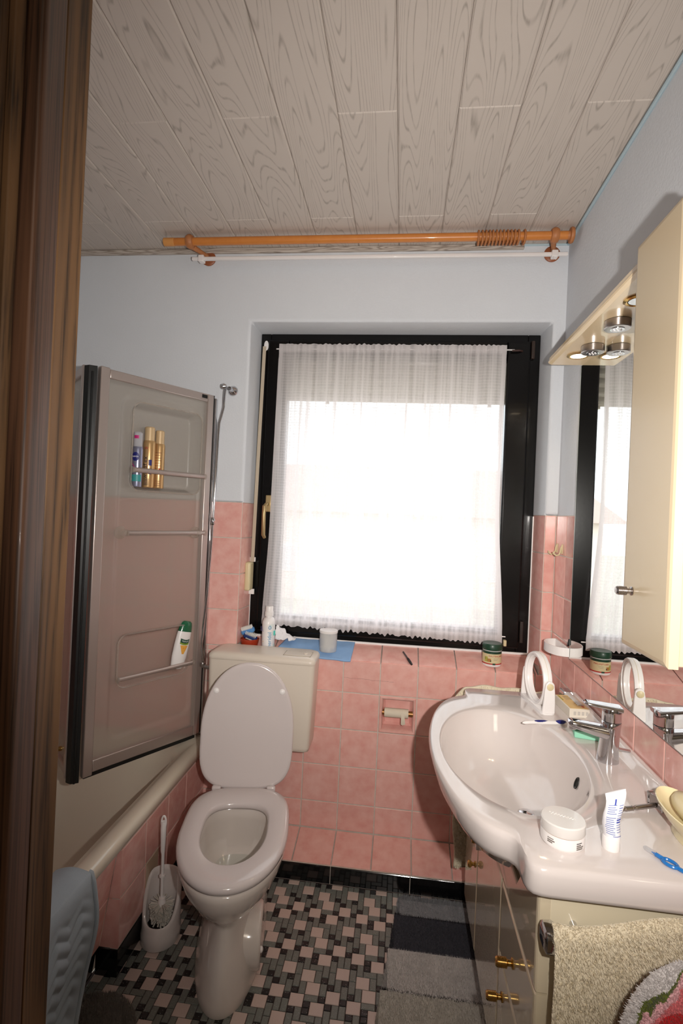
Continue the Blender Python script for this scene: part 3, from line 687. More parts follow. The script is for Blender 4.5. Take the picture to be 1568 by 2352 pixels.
# cans and bottle in the screen's recesses
def pt(s, n_, z): return world(pa) @ Vector((s, n_, z))
def can(s, n_, z, r, h, caph, body, capc, label, cat, shoulder=.010, neck=.82):
    c = pt(s, n_, z); t = thing('spray_can', c, label, cat, 'cans in the shower screen recess')
    b = obj('body', M().lathe([(.001, 0), (r*.95, 0), (r, .003), (r, h*.93), (r*.97, h*.96), (r*neck+.002, h), (.001, h)], c, n=32), body, t)
    obj('cap', M().lathe([(.001, 0), (r*neck, 0), (r*neck, caph-.004), (r*neck-.003, caph), (.001, caph)], (c.x, c.y, c.z+h), n=28), capc, t)
    return t, c
m_sil = mat('silver_can', S(150,152,176), .28, metal=.7); m_gcan = mat('gold_can', S(206,168,118), .3, metal=.7)
m_gcap = mat('gold_cap', S(206,178,138), .35, metal=.2); m_ccap = glassy('clear_cap', (.86, .87, .92, 1), .05, (.45, 0, .35, .2), ior=1.5)
m_navy = mat('navy_print', S(28,32,110), .4); m_magenta = mat('magenta_print', S(196,44,120), .4); m_teal = mat('teal_print', S(60,150,150), .4); m_w = mat('white_print', S(240,240,245), .5)
m_ink = mat('dark_print', S(40,34,44), .5); m_red = mat('red_print', S(184,40,38), .5)
zb = 1.474; FA = .33
t, c = can(LA-.170, -.020, zb, .0195, .150, .055, m_sil, m_ccap, 'silver spray can with navy round badge, left of the three', 'spray can')
g = cyl_patch(c, .0203, FA-.75, FA+.15, c.z+.095, c.z+.125); 
bd = M(); bd.grid(lambda u, v: ((lambda a, rr_: (c.x+.0203*sin(a), c.y-.0203*cos(a), c.z+.112+rr_*.0165*sin(2*pi*u)))(FA-.25+v*.72*cos(2*pi*u), v)), 28, 4); obj('badge', bd, m_navy, t)
text('NIVEA', .0085, m_w, t, cylmat(c, FA-.25, c.z+.112), R=.0206)
obj('stripe', cyl_patch(c, .0199, FA-1.3, FA+1.0, c.z+.02, c.z+.045), m_teal, t)
st = M(); st.grid(lambda u, v: (c.x+.0199*sin(FA-.9+u*1.3), c.y-.0199*cos(FA-.9+u*1.3), c.z+.085-.035*u+.005*v), 12, 1); obj('stripe', st, m_magenta, t)
obj('cap_label', cyl_patch((c.x, c.y), .0164, FA-.9, FA+.3, c.z+.180, c.z+.192), m_magenta, t)
t, c = can(LA-.2155, -.018, zb, .0225, .178, .053, m_gcan, m_gcap, 'gold spray can with dark upright lettering, middle of the three', 'spray can')
text('wellaflex', .027, m_ink, t, cylmat(c, FA-.45, c.z+.085, pi/2) , ext=.0002, name='lettering') if False else None
def vtext(body, size, mt, parent, c, R, ang, z, ext=.0002):
    """lettering running up a cylinder"""
    cu = bpy.data.curves.new('t', 'FONT'); cu.body = body; cu.size = size; cu.align_x = 'CENTER'; cu.align_y = 'CENTER'; cu.resolution_u = 2; cu.extrude = ext
    o = bpy.data.objects.new('t', cu); COL.objects.link(o); dg = bpy.context.evaluated_depsgraph_get(); me = bpy.data.meshes.new_from_object(o.evaluated_get(dg)); bpy.data.objects.remove(o)
    for v in me.vertices:
        x, y, zz_ = v.co; a = ang-y/R; v.co = (c[0]+(R+zz_)*sin(a), c[1]-(R+zz_)*cos(a), z+x)
    me.materials.clear(); me.materials.append(mt)
    return reg(bpy.data.objects.new('lettering', me), parent)
vtext('wellaflex', .024, m_ink, t, c, .0228, FA-.42, c.z+.075)
text('W', .014, m_red, t, cylmat(c, FA-.35, c.z+.148), R=.0228)
obj('blue_square', cyl_patch(c, .0228, FA+.1, FA+.62, c.z+.083, c.z+.105), m_navy, t); obj('blue_square', cyl_patch(c, .0228, FA+.1, FA+.62, c.z+.05, c.z+.072), m_navy, t)
for k in range(5): obj('print_line', cyl_patch(c, .0228, FA-.6, FA+.3, c.z+.010+k*.005, c.z+.0118+k*.005), m_ink, t)
t, c = can(LA-.2605, -.020, zb, .0205, .172, .052, m_gcan, m_gcap, 'plain gold spray can with rows of fine print, right of the three', 'spray can')
for k in range(9): obj('print_line', cyl_patch(c, .0208, FA-.7, FA+.5-.25*(k % 3 == 1), c.z+.055+k*.010, c.z+.0572+k*.010), mat('brown_print', S(150,96,64), .5) if k == 0 else bpy.data.materials['brown_print'], t)
obj('red_dot', cyl_patch(c, .0208, FA+.1, FA+.45, c.z+.068, c.z+.076), m_red, t)
for k in range(3): obj('print_line', cyl_patch(c, .0208, FA-.7, FA+.5, c.z+.01+k*.008, c.z+.012+k*.008), bpy.data.materials['brown_print'], t)

# shampoo bottle leaning in the lower recess
c = pt(.115, -.006, .752); sb = thing('shampoo_bottle', c, 'white shampoo bottle with green cap leaning in the lower screen recess', 'bottle')
dA = (pA1-pA0).normalized(); lean = Matrix.Translation(c) @ Matrix.Rotation(math.atan2(dA.y, dA.x)+pi, 4, 'Z') @ Matrix.Rotation(radians(13), 4, 'Y')
def sbloop(z, w_, d): return [(w_*cos(a)*(1 if True else 1), d*sin(a), z) for a in [2*pi*k/32 for k in range(32)]]
obj('body', M().loft([sbloop(z, w_, d) for z, w_, d in ((0, .012, .008), (.003, .022, .013), (.012, .0285, .017), (.05, .033, .019), (.10, .034, .019), (.135, .0325, .018), (.150, .031, .017))]).xf(lean), m_white, sb)
obj('cap', M().loft([sbloop(z, w_, d) for z, w_, d in ((.150, .0315, .0175), (.172, .0285, .0165), (.186, .024, .015), (.192, .016, .010), (.193, .002, .002))]).xf(lean), mat('green_cap', S(18,96,62), .25, coat=.5), sb)
def onb(x, z, off=.0004):   # point on the bottle front (local +y side faces the room)
    w_ = .0335; d = .019*math.sqrt(max(0, 1-(x/w_)**2)); return lean @ Vector((x, SGN*(d+off), z))
SGN = 1 if (lean.to_3x3() @ Vector((0, 1, 0))).y < 0 else -1
def patchb(x0, x1, z0, z1, sag=0): return M().grid(lambda u, v: onb(x0+(x1-x0)*u, z0+(z1-z0)*v+sag*((2*u-1)**2)), 10, 3)
obj('green_band', patchb(-.021, .020, .104, .119, .004), mat('dark_green_print', S(14,70,48), .4), sb); obj('light_band', patchb(-.021, .020, .097, .104, .004), mat('light_green_print', S(136,160,60), .4), sb)
obj('almond_print', M().grid(lambda u, v: onb((-.018+.036*u)*(1-.75*(1-v)), .062+.034*v, .0005), 10, 6), mat('orange_print', S(224,150,54), .5, mottle=.8, mscale=200, col2=S(240,190,90)), sb)
tm = M(); 
cu = bpy.data.curves.new('t', 'FONT'); cu.body = 'PALMOLIVE'; cu.size = .0098; cu.align_x = 'CENTER'; cu.align_y = 'CENTER'; cu.resolution_u = 1
o = bpy.data.objects.new('t', cu); COL.objects.link(o); me = bpy.data.meshes.new_from_object(o.evaluated_get(bpy.context.evaluated_depsgraph_get())); bpy.data.objects.remove(o)
for v in me.vertices: v.co = onb(v.co.x*.62*(1 if SGN < 0 else -1), .1115+v.co.y+.004*(v.co.x*.62/.0205)**2, .0009)
me.materials.clear(); me.materials.append(m_w); reg(bpy.data.objects.new('lettering', me), sb)

# chrome hose riser on the wall beside the screen
hr = thing('shower_riser', (-.42, -.03, .75), 'thin chrome shower hose hanging from a wall bracket beside the screen', 'shower hose')
obj('wall_rose', M().lathe([(.001, 0), (.021, 0), (.022, .004), (.018, .012), (.009, .018), (.008, .05), (.001, .051)], (-.368, 0, 1.905), (0, -1, 0), 28), m_chrome, hr)
obj('bracket_ball', M().lathe([(.001, -.013), (.009, -.010), (.013, 0), (.009, .010), (.001, .013)], (-.392, -.05, 1.913), (1, 0, 0), 20), m_chrome, hr)
obj('hose', M().tube([(-.385, -.05, 1.912), (-.388, -.05, 1.87), (-.388, -.05, 1.825), (-.396, -.05, 1.79), (-.404, -.05, 1.76), (-.406, -.05, 1.70), (-.408, -.05, 1.56), (-.413, -.05, 1.36)], .0052, 14), m_chrome, hr)
obj('coupling', M().lathe([(.001, 0), (.008, .001), (.010, .008), (.006, .013), (.010, .017), (.010, .026), (.006, .032), (.001, .033)], (-.414, -.05, 1.336), n=20), m_chrome, hr)
obj('hose', M().tube([(-.414, -.05, 1.336), (-.418, -.05, 1.2), (-.424, -.05, 1.05), (-.434, -.05, .92), (-.438, -.05, .84), (-.428, -.05, .77)], .0052, 14), m_chrome, hr)
vv = M(); vv.cyl((-.43, -.05, .752), (-.378, -.05, .744), .0085, n=18); vv.lathe([(.001, -.012), (.010, -.008), (.012, 0), (.010, .008), (.001, .012)], (-.43, -.05, .758), n=16); obj('valve', vv, m_brushed, hr)

# ------------------------------------------------------------ toilet
TR = radians(10.5); tw = thing('toilet', (-.166, -.275, 0), 'floor-standing white toilet with its lid up below the window', 'toilet', rz=TR)
def egg(hw, yf, yb, z, n=64, sq=2.35, flat=0):
    """closed egg: yb back, yf front (negative), half width hw"""
    out = []; cy = yb-(yb-yf)*.46
    for k in range(n):
        a = 2*pi*k/n; ca, sa = cos(a), sin(a)
        x = hw*math.copysign(abs(ca)**(2/(2.9 if sa > 0 else 2.05)), ca)
        if sa > 0: y = cy+(yb-cy)*abs(sa)**(2/3.8)
        else: y = cy+(yf-cy)*-1*-abs(sa)**(2/2.1) if False else cy-(cy-yf)*abs(sa)**(2/2.1)
        out.append((x, y, z))
    return out
bowl = M()
lo = [(.0, .106, -.472, .078), (.012, .107, -.474, .078), (.03, .105, -.470, .078), (.09, .095, -.440, .078), (.125, .089, -.422, .14), (.15, .084, -.410, .15), (.185, .081, -.400, .16), (.20, .084, -.402, .16), (.225, .100, -.425, .12), (.265, .136, -.472, .08), (.315, .158, -.508, .05), (.350, .166, -.522, .03), (.366, .167, -.524, .02), (.374, .163, -.520, .015)]
loops = [egg(h, yf, yb, z) for z, h, yf, yb in lo]
ins = [(.374, .118, -.46, -.09), (.366, .112, -.452, -.10), (.33, .112, -.445, -.095), (.27, .104, -.42, -.09), (.235, .092, -.395, -.09), (.225, .07, -.36, -.12), (.17, .05, -.30, -.16), (.14, .03, -.26, -.19)]
loops += [egg(h, yf, yb, z) for z, h, yf, yb in ins]
lobj('bowl', bowl.loft(loops, cap0=True, cap1=True), m_ceramic2, tw, angle=1.2)
lobj('water', M().loft([egg(.075, -.365, -.115, .2255)], False, True), glassy('water', (.93, .96, .95, 1), .01, (1, 0, 0, 0), ior=1.33), tw)
# foot wings (trapway cover) and bolt caps
for sx in (-1, 1):
    wg = M(); wg.loft([[(sx*(.060+.036*sin(pi*min(1, max(0, t)))**.5*k_), yy, zz_) for t, yy, zz_ in [(i/20, -.20+.17*(1-cos(2*pi*i/20*.5)) if False else (-.10+.115*cos(2*pi*i/20)), .125+.115*sin(2*pi*i/20)) for i in range(20)]] for k_ in (0, 1)])
    wing = M(); pts0 = [(-.285+.095*cos(2*pi*i/28), .086+.086*sin(2*pi*i/28)) for i in range(28)]
    wing.loft([[(sx*(x if sx > 0 else x*.55), -.285+(y+.285)*q, .086+(z-.086)*q) for y, z in pts0] for x, q in ((.05, 1), (.094, 1), (.101, .96), (.103, .88), (.098, .6))])
    lobj('trap_side', wing, m_ceramic2, tw, angle=1.2)
    lobj('bolt_cap', M().lathe([(.001, 0), (.009, 0), (.0085, .005), (.004, .008), (.001, .0085)], (sx*(.101 if sx > 0 else .070), -.325, .070), (sx, 0, 0), 16), m_white, tw)
st = M(); a_ = [(.376, .162, -.518, -.018), (.379, .168, -.526, -.013), (.390, .170, -.528, -.011), (.398, .167, -.524, -.013), (.402, .158, -.512, -.020), (.403, .140, -.485, -.05), (.401, .108, -.438, -.112), (.396, .1025, -.428, -.118), (.386, .101, -.426, -.120), (.378, .104, -.430, -.116)]
lp = [egg(h, yf, yb, z) for z, h, yf, yb in a_]; st.loft(lp+[lp[0]], False, False); lobj('seat', st, m_seat, tw, angle=1.2)
# lid, upright and leaning on the cistern
def lidloop(hw, top, z): # local lid plane: x, y(height), z thickness
    out = []
    for k in range(64):
        a = 2*pi*k/64; ca, sa = cos(a), sin(a)
        x = hw*math.copysign(abs(ca)**(2/(2.15 if sa > 0 else 3.6)), ca)*(1-.0*sa)
        y = .205+(top-.205)*abs(sa)**(2/2.1) if sa > 0 else -.0+.205-.205*abs(sa)**(2/4.6)*(hw/.170)
        if sa < 0: x *= 1-.07*abs(sa)**1.6
        out.append((x, y, z))
    return out
ll = M().loft([lidloop(.156, .434, .016), lidloop(.166, .444, .017), lidloop(.170, .448, .012), lidloop(.170, .448, .004), lidloop(.167, .445, 0), lidloop(.160, .437, -.001), lidloop(.146, .42, .002), lidloop(.12, .37, .0045), lidloop(.06, .29, .006)])
LM = Matrix.Translation((0, -.008, .392)) @ Matrix.Rotation(radians(90-8.5), 4, 'X') @ Matrix.Rotation(0, 4, 'Z')
LM = Matrix.Translation((0, -.010, .388)) @ Matrix((( 1,0,0,0),(0,sin(radians(8)),cos(radians(8)),0),(0,cos(radians(8)),-sin(radians(8)),0),(0,0,0,1)))
lid = lobj('lid', ll.xf(LM), m_seat, tw, angle=1.2)
for sx in (-1, 1):
    bfm = M().lathe([(.010, 0), (.0105, .003), (.006, .0065), (.001, .007)], (0, 0, 0), (0, 0, -1), 20).xf(LM @ Matrix.Translation((sx*.122, .345, .002)))
    lobj('buffer', bfm, m_white, lid)
    hg = M(); hg.box((sx*.098-.016, -.024, .378), (sx*.098+.016, -.006, .405)); lobj('hinge', hg, m_seat, tw, bevel=.006, seg=4)
# cistern
ci = thing('toilet_cistern', (-.16, 0, .475), 'beige plastic cistern on the wall behind the toilet lid', 'cistern')
def cl(x0, x1, y0, z, r=.02): return [(x, y, z) for x, y in rrect(x0, x1, y0, -.001, r, 6)]
obj('tank', M().loft([cl(-.348, .028, -.128, .470), cl(-.362, .040, -.137, .475), cl(-.366, .043, -.140, .49), cl(-.372, .050, -.143, .70), cl(-.374, .053, -.144, .812)]), m_cistern, ci, angle=1.0)
obj('tank_lid', M().loft([cl(-.374, .053, -.145, .8125), cl(-.376, .055, -.147, .816, .022), cl(-.375, .054, -.146, .828, .022), cl(-.369, .048, -.139, .836, .022), cl(-.35, .03, -.12, .8395, .02)]), m_cistern, ci, angle=1.0)
fp = M(); fp.box((-.075, -.112, .838), (.028, -.052, .8415)); fpo = obj('flush_plate', fp, m_cistern, ci, bevel=.001)
fg = M(); fg.tube([(-.078, -.115, .8398), (.031, -.115, .8398), (.031, -.049, .8398), (-.078, -.049, .8398)], .0009, 4, closed=True); obj('groove', fg, mat('groove', S(130,118,96), .8), fpo)
obj('flush_button', M().lathe([(.014, 0), (.0145, .002), (.012, .004), (.001, .0042)], (.006, -.078, .8415), n=24, sy=.55), m_cistern, fpo)

# toilet paper niche
tp = thing('paper_niche', (.38, .02, .59), 'recessed pink toilet paper niche in the tiled wall, nearly empty roll', 'paper holder')
NX0, NX1, NZ0, NZ1 = .304, .456, .522, .674
nf = M()
def sq(i, y): return [(NX0+i, y, NZ0+i), (NX1-i, y, NZ0+i), (NX1-i, y, NZ1-i), (NX0+i, y, NZ1-i)]
obj('niche_tile', M().loft([sq(.0021, .003), sq(.0021, -.001), sq(.006, -.004), sq(.011, -.003), sq(.0145, .003), sq(.018, .05), sq(.026, .060)], False, True), m_tile, tp, angle=.5)
obj('spindle', M().cyl((.316, .012, .603), (.444, .012, .603), .0115, n=20), mat('bronze_spindle', S(150,104,60), .35, metal=.6), tp)
rlp = obj('paper_roll', M().cyl((.327, .012, .603), (.424, .012, .603), .0185, n=28), mat('paper', S(222,212,192), .9, bump=.3, bscale=100), tp)
fl = M(); fl.grid(lambda u, v: (.395+.018*u+.006*(1-v)*sin(5*u), -.0075-.004*sin(v*3), .612-.05*v+.01*abs(u-.4)*v), 6, 8); obj('loose_sheet', fl, bpy.data.materials['paper'], rlp)

# ------------------------------------------------------------ toilet brush
TB = Vector((-.362, -.495, 0)); tbs = thing('toilet_brush_set', TB, 'white oval toilet brush holder standing between bathtub and toilet', 'toilet brush')
br_rot = radians(6)
def hl(rx, ry, zf, n=48, cyo=0):
    out = []
    for k in range(n):
        a = 2*pi*k/n; x = rx*cos(a); y = ry*sin(a)
        z = zf(sin(a)); out.append((TB.x+x*cos(br_rot)-y*sin(br_rot), TB.y+cyo+x*sin(br_rot)+y*cos(br_rot), z))
    return out
cst = lambda z: (lambda s_: z)
top = lambda off: (lambda s_: .060+off+(.192-.060)*(smoothstep(-1.0, .65, s_)))
H = M(); H.loft([hl(.060, .070, cst(0)), hl(.063, .074, cst(.006)), hl(.062, .072, cst(.03)), hl(.060, .066, cst(.046)), hl(.060, .062, top(-.01)), hl(.0585, .060, top(0)), hl(.054, .055, top(.004)), hl(.049, .050, top(0)), hl(.047, .048, top(-.012)), hl(.046, .047, cst(.035)), hl(.03, .03, cst(.02))])
obj('holder', H, m_ceramic, tbs, angle=1.0)
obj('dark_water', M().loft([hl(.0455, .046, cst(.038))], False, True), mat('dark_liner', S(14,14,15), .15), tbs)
shaft = M(); A0 = Vector((-.358, -.508, .112)); A1 = Vector((-.367, -.494, .265)); A2 = Vector((-.369, -.494, .35))
sh_ = obj('brush_shaft', shaft.tube([A0, (A0+A1)/2, A1, A1+Vector((-.001, 0, .01)), A2, A2+Vector((0, 0, .022))], [.005, .005, .0052, .007, .0095, .008], 14), m_white, tbs)
obj('collar', M().cyl(A0.lerp(A1, .55), A0.lerp(A1, .58), .010, n=16), m_white, sh_)
obj('hang_loop', M().tube([A2+Vector((.0075*cos(a), 0, .018+.021*sin(a))) for a in [2*pi*k/24 for k in range(24)]], .0032, 8, closed=True), m_white, sh_)
bh = M(); bc = A0+Vector((.001, 0, .01))
obj('brush_core', M().lathe([(.001, -.05), (.010, -.045), (.013, 0), (.010, .012), (.001, .014)], bc, n=20), m_white, tbs)
for k in range(300):
    th = random.uniform(0, 2*pi); ph = random.choice([-.5, -.2, .1, .35])+random.uniform(-.12, .12); rad = random.uniform(.034, .0405)
    d = Vector((cos(th)*cos(ph), sin(th)*cos(ph), -.25+ph)).normalized(); p0 = bc+Vector((0, 0, -.02+ph*.03)); bh.tube([p0+d*.01, p0+d*rad+Vector((0, 0, -.002))], [.0013, .0025], 5)
obj('bristles', bh, mat('bristle', S(206,200,190), .5), tbs, kind='stuff')

# ------------------------------------------------------------ washbasin and vanity unit
sk = thing('washbasin', (.70, -.745, .765), 'wide white ceramic washbasin with a bulging front on the vanity unit', 'washbasin')
SZ = .822; cen = (.665, -.765)
out = []
N1 = 240
for k in range(N1):
    y = -.275-(1.217-.275)*k/N1; t_ = (y+.745)/.385
    f = cos(pi/2*t_)**.42 if abs(t_) < 1 else 0
    out.append((.602-.142*f, y))
for k in range(90): out.append((.602+(XR-.003-.602)*k/90, -1.217))
for k in range(160): out.append((XR-.003, -1.217+(1.217-.275)*k/160))
for k in range(90): out.append((XR-.003-(XR-.003-.602)*k/90, -.275))
O_ = np.array(out)
# even arc-length resample then smooth for rounded corners
def resample(A, n):
    B = np.vstack([A, A[:1]]); s = np.r_[0, np.cumsum(np.hypot(*np.diff(B, axis=0).T))]; q = np.linspace(0, s[-1], n, endpoint=False)
    return np.c_[np.interp(q, s, B[:, 0]), np.interp(q, s, B[:, 1])]
O_ = resample(O_, 800)
Kk = np.exp(-.5*(np.arange(-16, 17)/6.0)**2); Kk /= Kk.sum()
O_ = sum(kk*np.roll(O_, i-16, axis=0) for i, kk in enumerate(Kk))
NS = 160
th_o = np.unwrap(np.arctan2(O_[:, 1]-cen[1], O_[:, 0]-cen[0])); r_o = np.hypot(O_[:, 0]-cen[0], O_[:, 1]-cen[1])
order = np.argsort(np.mod(th_o, 2*pi)); tho = np.mod(th_o, 2*pi)[order]; ro = r_o[order]
# pick angles that hit the corners well: follow the outline itself
idx = np.linspace(0, 800, NS, endpoint=False).astype(int)
Oo = O_[idx]; ang = np.arctan2(Oo[:, 1]-cen[1], Oo[:, 0]-cen[0])
def outer(inset, z):
    r = np.hypot(Oo[:, 0]-cen[0], Oo[:, 1]-cen[1]); k = (r-inset*1.0)/r
    return [(cen[0]+(x-cen[0])*q, cen[1]+(y-cen[1])*q, z) for (x, y), q in zip(Oo, k)]
def bowlr(sc_, z, cx=.660, cy=-.765, a=.170, b=.285):
    o = []
    for t_ in ang:
        r = 1/math.sqrt((cos(t_)/a)**2+(sin(t_)/b)**2); q = sc_
        o.append((cx+(cen[0]-cx)*0+r*q*cos(t_), cy+r*q*sin(t_), z))
    return o
def mixl(A, B, t_, z=None): return [tuple(p+(q-p)*t_ for p, q in zip(a, b)) if z is None else (a[0]+(b[0]-a[0])*t_, a[1]+(b[1]-a[1])*t_, z) for a, b in zip(A, B)]
BG = [max(0, min(1, (.602-x)/.142)) if x < .7 else 0 for x, y in Oo]
o1 = outer(.003, SZ-.004); top_o = outer(.009, SZ); rim = bowlr(1.016, SZ)
LOOPS = [bowlr(.4, SZ-.20), bowlr(.66, SZ-.178), bowlr(.80, SZ-.145),
         [(a[0]+(b[0]-a[0])*.45*(1-g), a[1]+(b[1]-a[1])*.45*(1-g), SZ-.072-.040*g) for a, b, g in zip([bowlr(1.04-.14*g_, 0)[k_] for k_, g_ in enumerate(BG)], outer(.01, 0), BG)],
         [(a[0]+(b[0]-a[0])*(.012+.050*g)/.1, a[1]+(b[1]-a[1])*(.012+.050*g)/.1, SZ-.056-.040*g) for a, b, g in zip(outer(0, 0), outer(.1, 0), BG)],
         [(a[0]+(b[0]-a[0])*(.003+.030*g)/.1, a[1]+(b[1]-a[1])*(.003+.030*g)/.1, SZ-.050-.026*g) for a, b, g in zip(outer(0, 0), outer(.1, 0), BG)],
         [(a[0]+(b[0]-a[0])*(.010*g)/.1, a[1]+(b[1]-a[1])*(.010*g)/.1, SZ-.042-.006*g) for a, b, g in zip(outer(0, 0), outer(.1, 0), BG)], outer(0, SZ-.014), o1, top_o, mixl(top_o, rim, .33), mixl(top_o, rim, .7), rim,
         bowlr(1.004, SZ-.0025), bowlr(.99, SZ-.009), bowlr(.955, SZ-.030), bowlr(.90, SZ-.065), bowlr(.80, SZ-.100), bowlr(.64, SZ-.126), bowlr(.42, SZ-.140), bowlr(.2, SZ-.146), bowlr(.06, SZ-.148)]
obj('basin', M().loft(LOOPS), m_ceramic, sk, angle=1.1)
up = M(); up.loft([[(x, y, z) for x, z in ((.9640, SZ-.002), (.932, SZ-.002), (.941, SZ+.003), (.947, SZ+.014), (.952, SZ+.021), (.958, SZ+.023), (.9640, SZ+.022))] for y in (-.31, -.6, -1.20)]); obj('back_ledge', up, m_ceramic, sk, angle=1.0)
drn = obj('drain', M().lathe([(.028, 0), (.029, .003), (.024, .005), (.020, .003), (.001, .003)], (.70, -.80, SZ-.147), n=28), m_chrome, sk)
obj('plug', M().lathe([(.018, 0), (.018, .012), (.001, .015)], (.70, -.80, SZ-.144), n=24), m_chrome, drn)
obj('overflow_hole', M().lathe([(.001, 0), (.008, .0), (.009, .001), (.012, .002), (.0125, .0)], (.815, -.80, SZ-.048), (-1, 0, .35), 20, sx=.8, sy=1.2), m_rubber, sk)

vn = thing('vanity_unit', (.8, -.74, 0), 'glossy cream vanity unit with brass knobs under the washbasin', 'cabinet')
cbm = M(); 
for a, b in (((.652, -1.178, .10), (XR-.005, -1.162, .762)), ((.652, -.318, .10), (XR-.005, -.302, .762)), ((.652, -1.162, .10), (XR-.005, -.318, .116)), ((XR-.015, -1.162, .116), (XR-.005, -.318, .60)), ((.652, -.90, .116), (XR-.015, -.884, .60))): cbm.box(a, b)
obj('body', cbm, m_cream, vn, bevel=.001)
pm = M().box((.70, -1.17, 0), (.93, -.31, .10)); obj('plinth', pm, mat('dark_plinth', S(50,44,40), .6), vn)
def front(name, y0, y1, z0, z1, lab=None):
    # bevelled slab: thickness .022
    m = M(); c = .007
    def L_(i, x): return [(x, y0+i, z0+i), (x, y0+i, z1-i), (x, y1-i, z1-i), (x, y1-i, z0+i)]
    m.loft([L_(0, .652), L_(0, .634), L_(.0025, .6315), L_(c, .6300)]); return obj(name, m, m_front, vn, angle=.2, smooth=False)
def knob(parent, p, d=(-1, 0, 0), mt=m_brass, s=1.0, ribs=True, label=None):
    pr = [(.001, 0), (.0085, 0), (.009, .002), (.005, .004), (.005, .009), (.0075, .011)]
    if ribs:
        h = .012
        for k in range(6): pr += [(.0088, h), (.0088, h+.0012), (.0078, h+.0015), (.0078, h+.0022)]; h += .0027
        pr += [(.0085, h), (.006, h+.003), (.001, h+.0035)]
    else: pr += [(.010, .014), (.0105, .019), (.007, .023), (.001, .024)]
    return obj('knob', M().lathe([(r*s, h*s) for r, h in pr], p, d, 20), mt, parent, label=label)
def poly(i, x):
    c_ = [(-1.178+i, .580+i), (-.302-i, .580+i), (-.302-i, .764-i), (-.40, .764-i), (-.50, .664-i), (-1.02, .664-i), (-1.10, .764-i), (-1.178+i, .764-i)]
    return [(x, y, z) for y, z in c_[::-1]]
obj('front_panel', M().loft([poly(0, .652), poly(0, .634), poly(.0025, .6315), poly(.007, .630)]), m_front, vn, smooth=False)
d1 = front('door', -.5455, -.302, .125, .5755); knob(d1, (.630, -.507, .36), ribs=False)
d2 = front('door', -.8805, -.5485, .125, .5755); knob(d2, (.630, -.615, .497), ribs=True)
w1 = front('drawer', -1.178, -.8835, .4135, .5755); knob(w1, (.630, -1.020, .495), s=1.15)
w2 = front('drawer', -1.178, -.8835, .125, .4095); knob(w2, (.630, -.937, .350), s=1.15)
obj('magnet_catch', M().box((.622, -.560, .435), (.632, -.538, .462)), m_white, vn, bevel=.001)

def towel_fur(name, base_fn, n, ln, mt, parent, seed=1, wid=.0016):
    """short loops of terry: little triangles standing off the cloth"""
    rs = np.random.RandomState(seed); U_ = rs.rand(n, 2); V = []; Fs = []
    for i in range(n):
        u, v = U_[i]; p = Vector(base_fn(u, v)); pu = Vector(base_fn(min(u+.002, 1), v)); pv = Vector(base_fn(u, min(v+.002, 1)))
        a = (pu-p) if u < .998 else Vector((1, 0, 0)); b = (pv-p) if v < .998 else Vector((0, 0, 1)); nn = a.cross(b)
        if nn.length < 1e-12: continue
        nn.normalize(); t_ = Vector(rs.normal(size=3)).normalized(); t_ = (t_-nn*t_.dot(nn)).normalized()
        k = len(V); q = p+nn*ln*rs.uniform(.7, 1.3)+t_*ln*.5+Vector((0, 0, -ln*.3)); s_ = nn.cross(t_)*wid*.5
        V += [tuple(p-s_), tuple(p+s_), tuple(q)]; Fs.append((k, k+1, k+2))
    me = bpy.data.meshes.new(name); me.from_pydata(V, [], Fs); me.materials.append(mt)
    o = bpy.data.objects.new(name, me); reg(o, parent, kind='stuff'); return o

# near towel rail and towel on the unit's side
rb = thing('towel_rail', (.70, -1.22, .72), 'chrome towel rail on the near side of the vanity unit', 'towel rail')
obj('rail_bar', M().box((.640, -1.226, .700), (.965, -1.212, .716)), m_chrome, rb, bevel=.005, seg=3)
cpm = M(); cpm.loft([[(x, y, z) for y, z in rrect(-1.240+i, -1.196-i, .690+i, .728-i, .010-i*.5, 5)] for x, i in ((.628, .006), (.6315, .001), (.646, 0), (.650, .002))]); obj('end_cap', cpm, m_chrome, rb, angle=.8)
obj('rail_post', M().cyl((.69, -1.178, .708), (.69, -1.215, .708), .006, n=14), m_chrome, rb)
def tow(u, v):   # u across, v down over the rail: front side
    x = .640+.320*u; drop = v*.62
    z0 = .742+.030*smoothstep(0, .7, u)
    y = -1.236-.006*sin(u*7+.6)-.004*sin(v*5+u*3)-.010*v
    if v < .03: y += .012*(1-v/.03)**2
    return (x+.010*v*(1-u)+.002*sin(v*17), y, z0-drop)
t1 = thing('hand_towel', (.8, -1.24, .72), 'beige terry towel over the chrome rail at the near side of the vanity', 'towel', 'beige terry towels')
del t1['group']
tm_ = M().grid(tow, 60, 90); obj('cloth', tm_, m_towel, t1, solid=-.004)
towel_fur('terry_loops', lambda u, v: tow(u, 1-v), 60000, .0048, m_towel, t1, 3, .0032)
# far towel and its rail
t2 = thing('bath_towel', (.7, -.24, .5), 'beige towel hanging between the vanity unit and the window wall', 'towel')
def tow2(u, v):
    x = .540+.36*u+.055*smoothstep(.0, .55, v)*(1-u)+.006*sin(v*14+1)*(1-u); z = .813-.645*v+.012*sin(u*20)*(1-v)*.3-.075*(1-smoothstep(0, .22, u))*(1-v)
    return (x, -.232-.010*sin(u*9+v*2), z)
obj('cloth', M().grid(tow2, 60, 50), m_towel, t2, solid=-.012)
towel_fur('terry_loops', lambda u, v: tow2(u, 1-v), 9000, .005, m_towel, t2, 4, .004)
